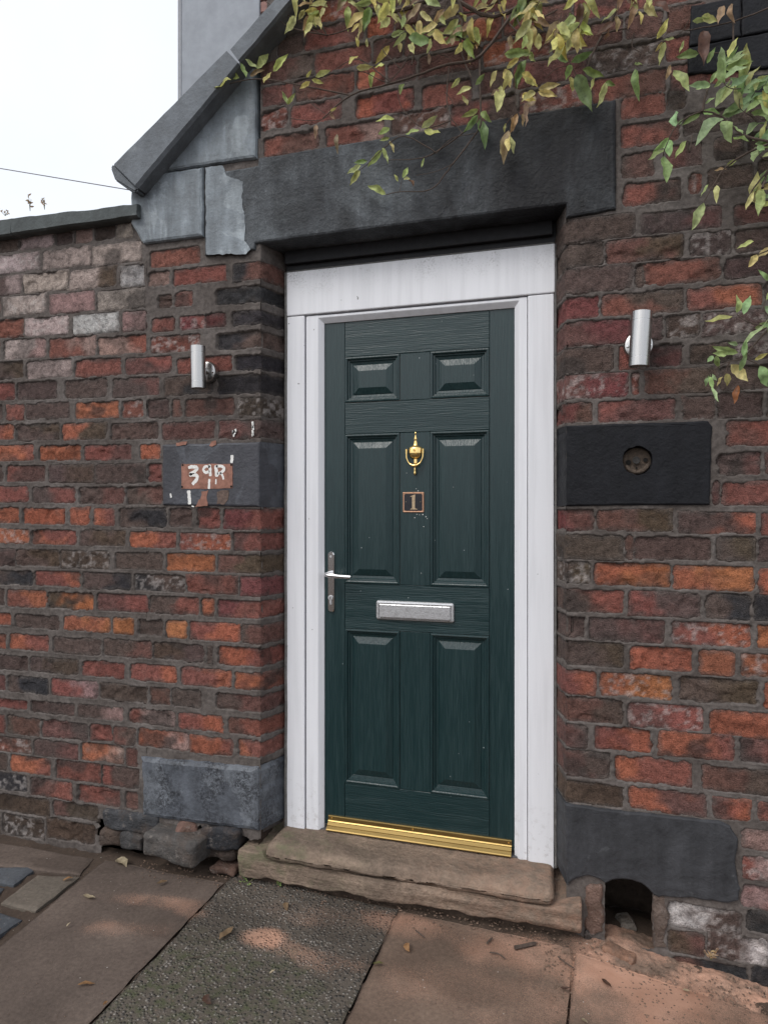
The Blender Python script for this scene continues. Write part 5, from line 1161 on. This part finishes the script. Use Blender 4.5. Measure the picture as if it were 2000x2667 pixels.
BV = {'c': [(1090, 780, 1070, 680, .5, 'G'), (1100, 770, 1130, 735, .5, 'G'), (1045, 850, 945, 940, .35, 'G'), (1040, 860, 1055, 980, .4, 'G'), (1015, 920, 920, 1000, .3, 'G'), (1015, 960, 1020, 1150, .35, 'G'), (1155, 870, 1085, 985, .3, 'l'), (1250, 690, 1365, 700, .4, 'G'), (1240, 700, 1140, 760, .3, 'g'), (1370, 720, 1600, 600, .3, 'G'), (1375, 715, 1540, 650, .35, 'G'), (1330, 660, 1440, 500, .35, 'G'), (1340, 640, 1490, 500, .26, 'l'), (1270, 640, 1330, 600, .4, 'G'), (1380, 720, 1210, 870, .45, 'G'), (1370, 745, 1440, 860, .5, 'G'),
  (1300, 530, 1210, 550, .4, 'G'), (1300, 510, 1340, 440, .4, 'G'), (1360, 430, 1470, 300, .26, 'G'), (1380, 430, 1520, 320, .26, 'G'), (1390, 430, 1570, 370, .35, 'G'), (1300, 520, 1165, 530, .3, 'G'), (1320, 540, 1410, 455, .26, 'G'), (1520, 830, 1640, 690, .3, 'G'), (1500, 830, 1440, 770, .4, 'G'), (1440, 850, 1540, 870, .4, 'g'), (1560, 870, 1660, 800, .3, 'G'), (1575, 890, 1680, 870, .3, 'G'), (1580, 910, 1590, 1020, .45, 'G'), (1590, 900, 1645, 940, .5, 'G'), (1600, 700, 1660, 760, .4, 'G'),
  (1260, 1250, 1190, 1430, .3, 'l'), (1400, 1025, 1470, 980, .4, 'l'), (1400, 1040, 1325, 1060, .3, 'b'), (1290, 1140, 1240, 1210, .26, 'l'), (1340, 1140, 1340, 1225, .3, 'y'), (1620, 1160, 1600, 1340, .35, 'l'), (1570, 1180, 1505, 1300, .26, 'y'), (1570, 1490, 1465, 1530, .35, 'l'), (1670, 1530, 1590, 1590, .5, 'y'), (1590, 1570, 1530, 1660, .38, 'y')],
 'f': [(1435, 870, 1440, 735, .5, 'G'), (1480, 880, 1530, 720, .35, 'G'), (1400, 890, 1200, 960, .26, 'l'), (1470, 1100, 1660, 985, .2, 'G'), (1440, 1100, 1370, 1080, .4, 'G'), (1480, 1190, 1500, 1060, .3, 'G'), (1440, 1160, 1250, 1110, .35, 'G'), (1360, 1170, 1260, 1160, .4, 'G'), (1280, 1180, 1310, 1270, .45, 'G'), (1260, 1180, 1215, 1240, .5, 'G'), (1390, 1240, 1520, 1350, .5, 'y'), (1450, 1290, 1510, 1150, .26, 'G'), (1600, 1250, 1660, 1400, .45, 'G'), (1350, 1310, 1380, 1390, .55, 'y'), (1330, 1330, 1300, 1400, .4, 'y'), (1240, 1310, 1290, 1360, .4, 'G'), (1230, 1320, 1205, 1400, .4, 'G'), (1250, 1400, 1280, 1540, .2, 'G'), (1440, 1390, 1420, 1530, .3, 'o'), (1240, 1330, 1260, 1420, .35, 'G'), (1560, 1210, 1660, 1160, .35, 'y'), (1560, 980, 1680, 940, .4, 'G'), (1700, 1100, 1800, 1250, .4, 'G'), (1660, 640, 1600, 560, .3, 'g')]}
def lay(root, tbl, d0, d1):
    for z, lst in tbl.items():
        for u0, v0, u1, v1, w, c in lst:
            y = rl.uniform(d0, d1); A = WZ(z, u0, v0, y); B = WZ(z, u1, v1, y + rl.uniform(-.022, .016))
            leaf(root, A, B, w, c)
lay(vine, LV, -.10, -.035); lay(bush, BV, -.17, -.07)
# the dense top of the climber and the far side of the green shrub: short hanging sprigs
def sprig(root, px, py, y, ang, ln, n, cols, lmin, lmax, stem_r=.0013):
    p = W(px, py, y); q = [p.copy()]; a = ang; st_l = ln / 6
    for k in range(6):
        a += rl.uniform(-.25, .25) + .10 * (-math.pi / 2 - a); p = p + Vector((math.cos(a) * st_l, rl.uniform(-.008, .006), math.sin(a) * st_l)); q.append(p.copy())
    bm_obj('twig', tube_bm(smooth_path(q, 3), [stem_r * (1 - .6 * k / 18) for k in range(19)], 5), M['twig'], root, True)
    for k in range(n):
        t = .25 + .75 * k / max(1, n - 1); i_ = min(5, int(t * 6)); A = q[i_].lerp(q[i_ + 1], t * 6 - i_)
        b = a + (1 if k % 2 else -1) * rl.uniform(.35, 1.0) if k < n - 1 else a
        l_ = rl.uniform(lmin, lmax); leaf(root, A, A + Vector((math.cos(b) * l_, rl.uniform(-.03, .012), math.sin(b) * l_)), rl.choice((.26, .32, .32, .38)), rl.choice(cols))
for k in range(29):
    px = 800 + 770 * (k + rl.random()) / 29; py = rl.uniform(-170, 45) - (60 if px < 960 else 0)
    sprig(vine, px, py, rl.uniform(-.15, -.04), rl.uniform(-2.6, -.5), rl.uniform(.08, .15), 5, 'yyyylllgbb', .05, .095)
for k in range(5): sprig(vine, rl.uniform(1590, 1800), rl.uniform(-150, 10), rl.uniform(-.14, -.05), rl.uniform(-2.4, -.7), .10, 4, 'yylbd', .04, .07)
for k in range(14):
    px, py = rl.uniform(1890, 2250), rl.uniform(60, 1100)
    if px < 1990 and 620 < py: px += 160
    sprig(bush, px, py, rl.uniform(-.2, -.08), rl.uniform(2.2, 4.6), rl.uniform(.08, .14), 6, 'GGGGGly', .055, .095, .0016)
def branch(root, z, pts, r0, r1, y0=-.06, y1=-.06, name='twig'):
    n = len(pts); q = [WZ(z, u, v, y0 + (y1 - y0) * k / max(1, n - 1) + rl.uniform(-.008, .008)) for k, (u, v) in enumerate(pts)]
    q = smooth_path(q, 4); m = len(q)
    q = [p + Vector((rl.uniform(-.0012, .0012), 0, rl.uniform(-.0012, .0012))) for p in q]
    bm_obj(name, tube_bm(q, [1.35 * (r0 + (r1 - r0) * k / (m - 1)) for k in range(m)], 6), M['twig'], root, True)
for pts, r0, r1 in (([(560, -160), (700, 20), (900, 60), (1160, -20), (1420, 90), (1700, -60)], .0062, .0045), ([(900, 60), (1010, 200), (1200, 190), (1360, 260)], .0040, .0018), ([(1150, -150), (1250, 60), (1240, 250), (1300, 420)], .0048, .0016), ([(1560, 20), (1350, 300), (1180, 345), (1040, 395), (870, 450), (650, 515), (500, 640)], .0042, .0016), ([(650, 515), (400, 465), (140, 425), (-60, 470)], .0022, .001), ([(1345, 300), (1350, 600), (1340, 700), (1200, 885), (1160, 940), (1080, 1025), (920, 1035), (840, 1052)], .0028, .0009),
                    ([(1290, 690), (1110, 822), (1010, 857), (850, 865)], .0020, .0009), ([(1110, 822), (940, 735), (830, 800), (740, 885), (690, 930)], .0016, .0008), ([(1190, 650), (1040, 690), (925, 580), (905, 480)], .0016, .0007), ([(870, 450), (690, 320), (560, 380)], .0018, .0007), ([(980, 350), (1010, 130), (1060, -80)], .0024, .0024),
                    ([(520, 190), (480, 100), (430, -40)], .0020, .0022), ([(520, 190), (330, 150), (240, 90)], .0018, .0009), ([(690, 130), (520, 190), (370, 110), (280, 65), (150, -20)], .0016, .0009), ([(920, 370), (820, 260), (900, 210), (1010, 130)], .0014, .001), ([(1270, 240), (1090, 280), (1180, 310), (1195, 400), (1160, 480)], .0012, .0008),
                    ([(1180, 360), (1170, 480), (1175, 600), (1230, 690), (1250, 720)], .0018, .001), ([(1160, 500), (1200, 560), (1120, 575), (1060, 585)], .0011, .0006), ([(310, 565), (325, 680)], .0008, .0006), ([(320, 640), (480, 650), (560, 600)], .001, .0007), ([(400, 500), (440, 560), (520, 620)], .001, .0007), ([(1420, -60), (1500, 120), (1590, 200)], .0026, .0012), ([(1160, 80), (1330, 60), (1500, -20)], .0022, .0022),
                    ([(1560, 600), (1500, 650), (1480, 720)], .001, .0007), ([(1530, 420), (1540, 560), (1500, 640)], .001, .0006), ([(1200, 885), (1130, 920), (1000, 950)], .001, .0006), ([(915, 1035), (925, 960)], .0007, .0005), ([(610, 385), (720, 390), (800, 430), (870, 450)], .001, .0012), ([(1110, 830), (1200, 745), (1330, 720)], .0012, .0008), ([(1000, 200), (950, 330), (860, 440)], .0014, .0012), ([(640, 300), (720, 330), (760, 420)], .0009, .0006)):
    branch(vine, 'b', pts, r0, r1)
for pts, r0, r1 in (([(760, -60), (700, 110), (600, 280), (540, 420)], .0050, .0018), ([(630, 215), (700, 190), (780, 175), (815, 140)], .0024, .0014), ([(430, 380), (480, 470), (520, 520)], .0012, .0006), ([(830, 200), (820, 290), (880, 330), (840, 400)], .0014, .0006), ([(1440, 130), (1440, 280), (1400, 320), (1290, 330)], .0022, .001), ([(1660, 50), (1450, 130), (1200, 180), (1140, 190)], .0018, .001), ([(280, 490), (340, 430), (430, 405)], .001, .0007), ([(100, 90), (150, 260), (100, 380)], .0018, .0008), ([(240, 320), (330, 220), (430, 120)], .0013, .001), ([(150, 640), (90, 690), (40, 780)], .0012, .0007), ([(95, 560), (100, 660)], .0009, .0007), ([(360, 60), (200, 140), (60, 210)], .0016, .001), ([(540, 280), (480, 240), (380, 200)], .0012, .0008), ([(1000, 260), (1120, 200), (1180, 90)], .0014, .0008)):
    branch(vine, 'c', pts, r0, r1)
for pts in ([(1900, 960), (1660, 875), (1500, 830), (1370, 720), (1250, 690), (1100, 770), (1020, 920), (1015, 970)], [(1250, 690), (1270, 600), (1300, 520), (1380, 425)], [(1760, 850), (1530, 945), (1400, 1030), (1320, 1140), (1260, 1250)], [(1760, 960), (1660, 1050), (1570, 1160), (1520, 1280)], [(1620, 1160), (1650, 1080)], [(1160, 870), (1170, 940), (1190, 830)]):
    branch(bush, 'c', pts, .0030, .0009, -.14, -.11, 'stem')
for pts in ([(1900, 800), (1660, 990), (1560, 1100), (1470, 1200), (1380, 1220), (1250, 1290), (1215, 1340)], [(1750, 900), (1640, 960), (1510, 935), (1430, 880)], [(1380, 1220), (1350, 1310)], [(1250, 1290), (1240, 1420)], [(1480, 1190), (1600, 1250)], [(1850, 250), (1700, 330), (1570, 360)], [(1700, 400), (1590, 450)]):
    branch(bush, 'f', pts, .0022, .0008, -.13, -.11, 'stem')
# moss tuft under the coping, weeds on the yard coping and by the wall
def tuft(name, base, h, n, spread, col, lab, cat, lw=.32, ll=.02):
    t = thing(name, base, lab, cat); base = Vector(base)
    for k in range(n):
        a = rl.uniform(0, 6.28); s = rl.uniform(.1, 1) * spread; tip = base + Vector((math.cos(a) * s, math.sin(a) * s, h * rl.uniform(.5, 1)))
        bm_obj('stem', tube_bm([base, base.lerp(tip, .5) + Vector((0, 0, h * .08)), tip], [.0012, .0009, .0005], 5), m_w, t)
        for j in range(5):
            p = base.lerp(tip, rl.uniform(.45, 1.0)); a2 = rl.uniform(0, 6.28); leaf(t, p, p + Vector((math.cos(a2), math.sin(a2) * .6, rl.uniform(-.2, .8))) * ll * rl.uniform(.6, 1.2), lw, col)
m_w = m_plain('weed_stem', (.10, .11, .05), .8, .2)
p = W(165 * .48222, 1140 * .48222, .05); tuft('weed', (p.x, .05, p.z), .075, 3, .012, 'b', 'taller withered weed on the yard wall coping, left one of the pair', 'weed', .4, .018)
p = W(243 * .48222, 1132 * .48222, .05); tuft('weed', (p.x, .05, p.z), .065, 3, .012, 'b', 'shorter withered weed on the yard wall coping, nearer the kneeler stone', 'weed', .4, .018)
p = W(30 * .48222, 1165 * .48222, .05); tuft('weed', (p.x, .05, p.z), .03, 4, .03, 'b', 'tiny dry weed on the yard wall coping at far left', 'weed', .4, .012)
p = WZ('a', 1370, 300, -.05); tuft('fern_tuft', (p.x, -.05, p.z), .05, 14, .045, 'g', 'small dark green feathery plant rooted under the sloping coping', 'plant', .3, .012)
p = GZ('i', 105, 560); tuft('weed', (p.x, p.y, 0), .05, 2, .012, 'l', 'small green weed at the foot of the yard wall at far left', 'weed', .45, .02)
p = GZ('j', 100, 830); tuft('weed', (p.x, p.y, 0), .025, 5, .04, 'g', 'tiny green weeds at the left foot of the step', 'weed', .5, .011)
p = GZ('j', 265, 850); tuft('weed', (p.x, p.y, 0), .025, 3, .015, 'g', 'tiny single green weed under the step edge', 'weed', .5, .012)
p = WZ('h', 1350, 1245, -.03); tuft('weed', (p.x, -.03, p.z), .03, 4, .025, 'b', 'small pale weed growing from the brick ledge right of the arched hole', 'weed', .35, .02)

# ------------------------------------------------------------------ fallen leaves, twigs and grit on the pavement
def fallen(z, u0, v0, u1, v1, w, c, lab):
    A, B = GZ(z, u0, v0), GZ(z, u1, v1); A.z = float(gz(A.x, A.y)) + .004; B.z = float(gz(B.x, B.y)) + .010
    t = bpy.data.objects.new('fallen_leaf', rl.choice(LM[min(LM, key=lambda q: abs(q - w))])); COL.objects.link(t)
    d = B - A; ln = d.length; yv = d.normalized(); f = Vector((rl.uniform(-.3, .3), rl.uniform(-.4, .1), 1)); xv = yv.cross(f).normalized(); zv = xv.cross(yv)
    t.matrix_world = Matrix(((xv.x * ln, yv.x * ln, zv.x * ln * .5, A.x), (xv.y * ln, yv.y * ln, zv.y * ln * .5, A.y), (xv.z * ln, yv.z * ln, zv.z * ln * .5, A.z + .004), (0, 0, 0, 1)))
    b = {'b': (.25, .17, .10), 'p': (.40, .33, .22), 'g': (.16, .15, .06), 'o': (.34, .19, .09), 'd': (.09, .05, .035)}[c]; t.color = (*b, 1)
    tag(t, lab, 'leaf', 'fallen leaves on the pavement')
for a in (('i', 635, 712, 680, 748, .55, 'p', 'pale curled fallen leaf below the largest fallen block'), ('i', 905, 825, 845, 855, .3, 'b', 'tan fallen leaf on the smooth slab nearest the step'), ('i', 450, 905, 518, 925, .26, 'p', 'thin curled fallen leaf at the edge of the dusty streak'),
          ('i', 420, 1390, 515, 1378, .26, 'o', 'orange fallen leaf alone in the middle of the smooth slab'), ('i', 580, 1480, 560, 1515, .4, 'o', 'small reddish fallen leaf near the lower slab joint'), ('i', 1185, 1145, 1265, 1080, .38, 'b', 'large brown fallen leaf beside the slab joint'),
          ('i', 1540, 945, 1555, 985, .45, 'b', 'upright tan fallen leaf in front of the step on gravelly slab'), ('j', 770, 1275, 830, 1285, .38, 'g', 'olive fallen leaf on the joint between the gravelly and dusty slabs'), ('j', 945, 1165, 965, 1215, .45, 'o', 'orange fallen leaf on the dusty slab below the step'),
          ('j', 210, 1330, 245, 1322, .4, 'p', 'pale small fallen leaf below the round orange patch'), ('h', 760, 1345, 815, 1400, .26, 'd', 'dark curled fallen leaf in orange dust before the arched hole'), ('h', 1195, 1360, 1240, 1375, .4, 'p', 'pale fallen leaf in the orange dust at right'),
          ('h', 650, 1570, 685, 1600, .45, 'p', 'white fallen petal at the bottom edge'), ('i', 340, 825, 400, 815, .38, 'o', 'reddish fallen leaf on the pale sett'), ('i', 1100, 1450, 1140, 1500, .5, 'd', 'dark brown fallen leaf on the gravelly slab at the bottom'), ('i', 255, 605, 292, 580, .4, 'b', 'fallen leaf against the foot of the yard wall'),
          ('i', 360, 1075, 385, 1062, .4, 'p', 'tiny pale fallen leaf in the middle of the smooth slab'), ('h', 535, 1410, 590, 1418, .3, 'd', 'dark fallen leaf beside the right slab joint')): fallen(*a)
def twigg(z, pts, r, lab):
    q = [GZ(z, u, v) for u, v in pts]
    for p in q: p.z = float(gz(p.x, p.y)) + .007
    tag(bm_obj('fallen_twig', tube_bm(smooth_path(q, 4), [r, *([r * .9] * (4 * (len(q) - 1) - 1)), r * .5], 6), M['twig'], None, True), lab, 'twig', 'fallen twigs by the step')
twigg('h', [(290, 1190), (340, 1180), (405, 1165)], .007, 'thick dark twig lying under the right end of the step')
twigg('h', [(155, 1215), (200, 1222), (240, 1250)], .0022, 'thin bent twig on the dusty slab below the step')
twigg('h', [(525, 1240), (570, 1275), (610, 1300)], .002, 'thin twig crossing the right slab joint')
twigg('h', [(140, 1165), (170, 1135)], .0035, 'short twig stub below the step')
twigg('j', [(1000, 1095), (1050, 1135)], .0025, 'short twig on the dusty slab under the step middle')
twigg('i', [(1020, 1245), (1095, 1235)], .0015, 'pale thin stalk on the gravelly slab')
# grit, crumbs and mortar bits: too many to count
bm = bmesh.new(); rg = random.Random(77)
def crumb(x, y, s):
    z = float(gz(x, y)) + s * .35; vs = [bm.verts.new((x + s * rg.uniform(.5, 1) * a, y + s * rg.uniform(.5, 1) * b, z + s * .6 * rg.uniform(.6, 1) * c)) for a, b, c in ((1, 0, 0), (-1, 0, 0), (0, 1, 0), (0, -1, 0), (0, 0, 1), (0, 0, -1))]
    for a, b, c in ((0, 2, 4), (2, 1, 4), (1, 3, 4), (3, 0, 4), (2, 0, 5), (1, 2, 5), (3, 1, 5), (0, 3, 5)): bm.faces.new((vs[a], vs[b], vs[c]))
for k in range(700): crumb(rg.uniform(-1.7, .9), -.03 - abs(rg.gauss(0, .05)) + .02, rg.uniform(.002, .007))
for k in range(1500):
    x = rg.uniform(-.1, .85); crumb(x, -.1 - abs(rg.gauss(0, .22)), rg.uniform(.0015, .006))
for k in range(1800): crumb(rg.uniform(-2.4, .9), rg.uniform(-1.2, -.02), rg.uniform(.001, .0032))
gr = bm_obj('grit', bm, m_plain('grit', (.14, .095, .07), .95, .6, 60)); tag(gr, 'loose grit and mortar crumbs scattered along the foot of the wall', 'grit', kind='stuff')
# a heap of orange brick dust washed out of the arched hole
nx, ny = 160, 80; hcx = (ax0 + ax1) / 2
U, V = np.meshgrid(np.linspace(hcx - .22, hcx + .42, nx), np.linspace(.10, -.20, ny))
H_ = .020 * np.exp(-((U - hcx) / .10) ** 2 - ((V - .01) / .10) ** 2) + .010 * np.exp(-((U - hcx - .25) / .14) ** 2 - ((V + .02) / .06) ** 2) + .003 * fbm(U * 25, V * 25, 0, 5, 3) + .003 * fbm(U * 70, V * 70, 0, 15, 2) - .007
vz = gz(U, V) + H_
i = (np.arange(ny - 1)[:, None] * nx + np.arange(nx - 1)[None, :]).ravel()
_dv = np.stack([U, V, vz], -1).reshape(-1, 3); _da = np.clip(.62 + .35 * fbm(_dv[:, 0] * 12, _dv[:, 1] * 12, 0, 9), .2, 1)
dh = mesh_obj('dust_heap', _dv, np.stack([i, i + 1, i + nx + 1, i + nx], -1)[:, ::-1], M['dslab'], None, True, {'Dust': np.stack([_da, _da * 0, _da * 0, _da * 0 + 1], -1)}); tag(dh, 'heap of orange brick dust spilling from the arched hole', 'dust', kind='stuff')
print('leaves', {k.name: v for k, v in NL.items()}, 'tris', sum(len(m.polygons) for m in bpy.data.meshes) * 2)

print('gable bricks', sum(1 for o in gable.children if o.name.startswith('brick.') or o.name == 'brick'), 'yard', sum(1 for o in yard.children if o.name.startswith('brick.') or o.name == 'brick'))
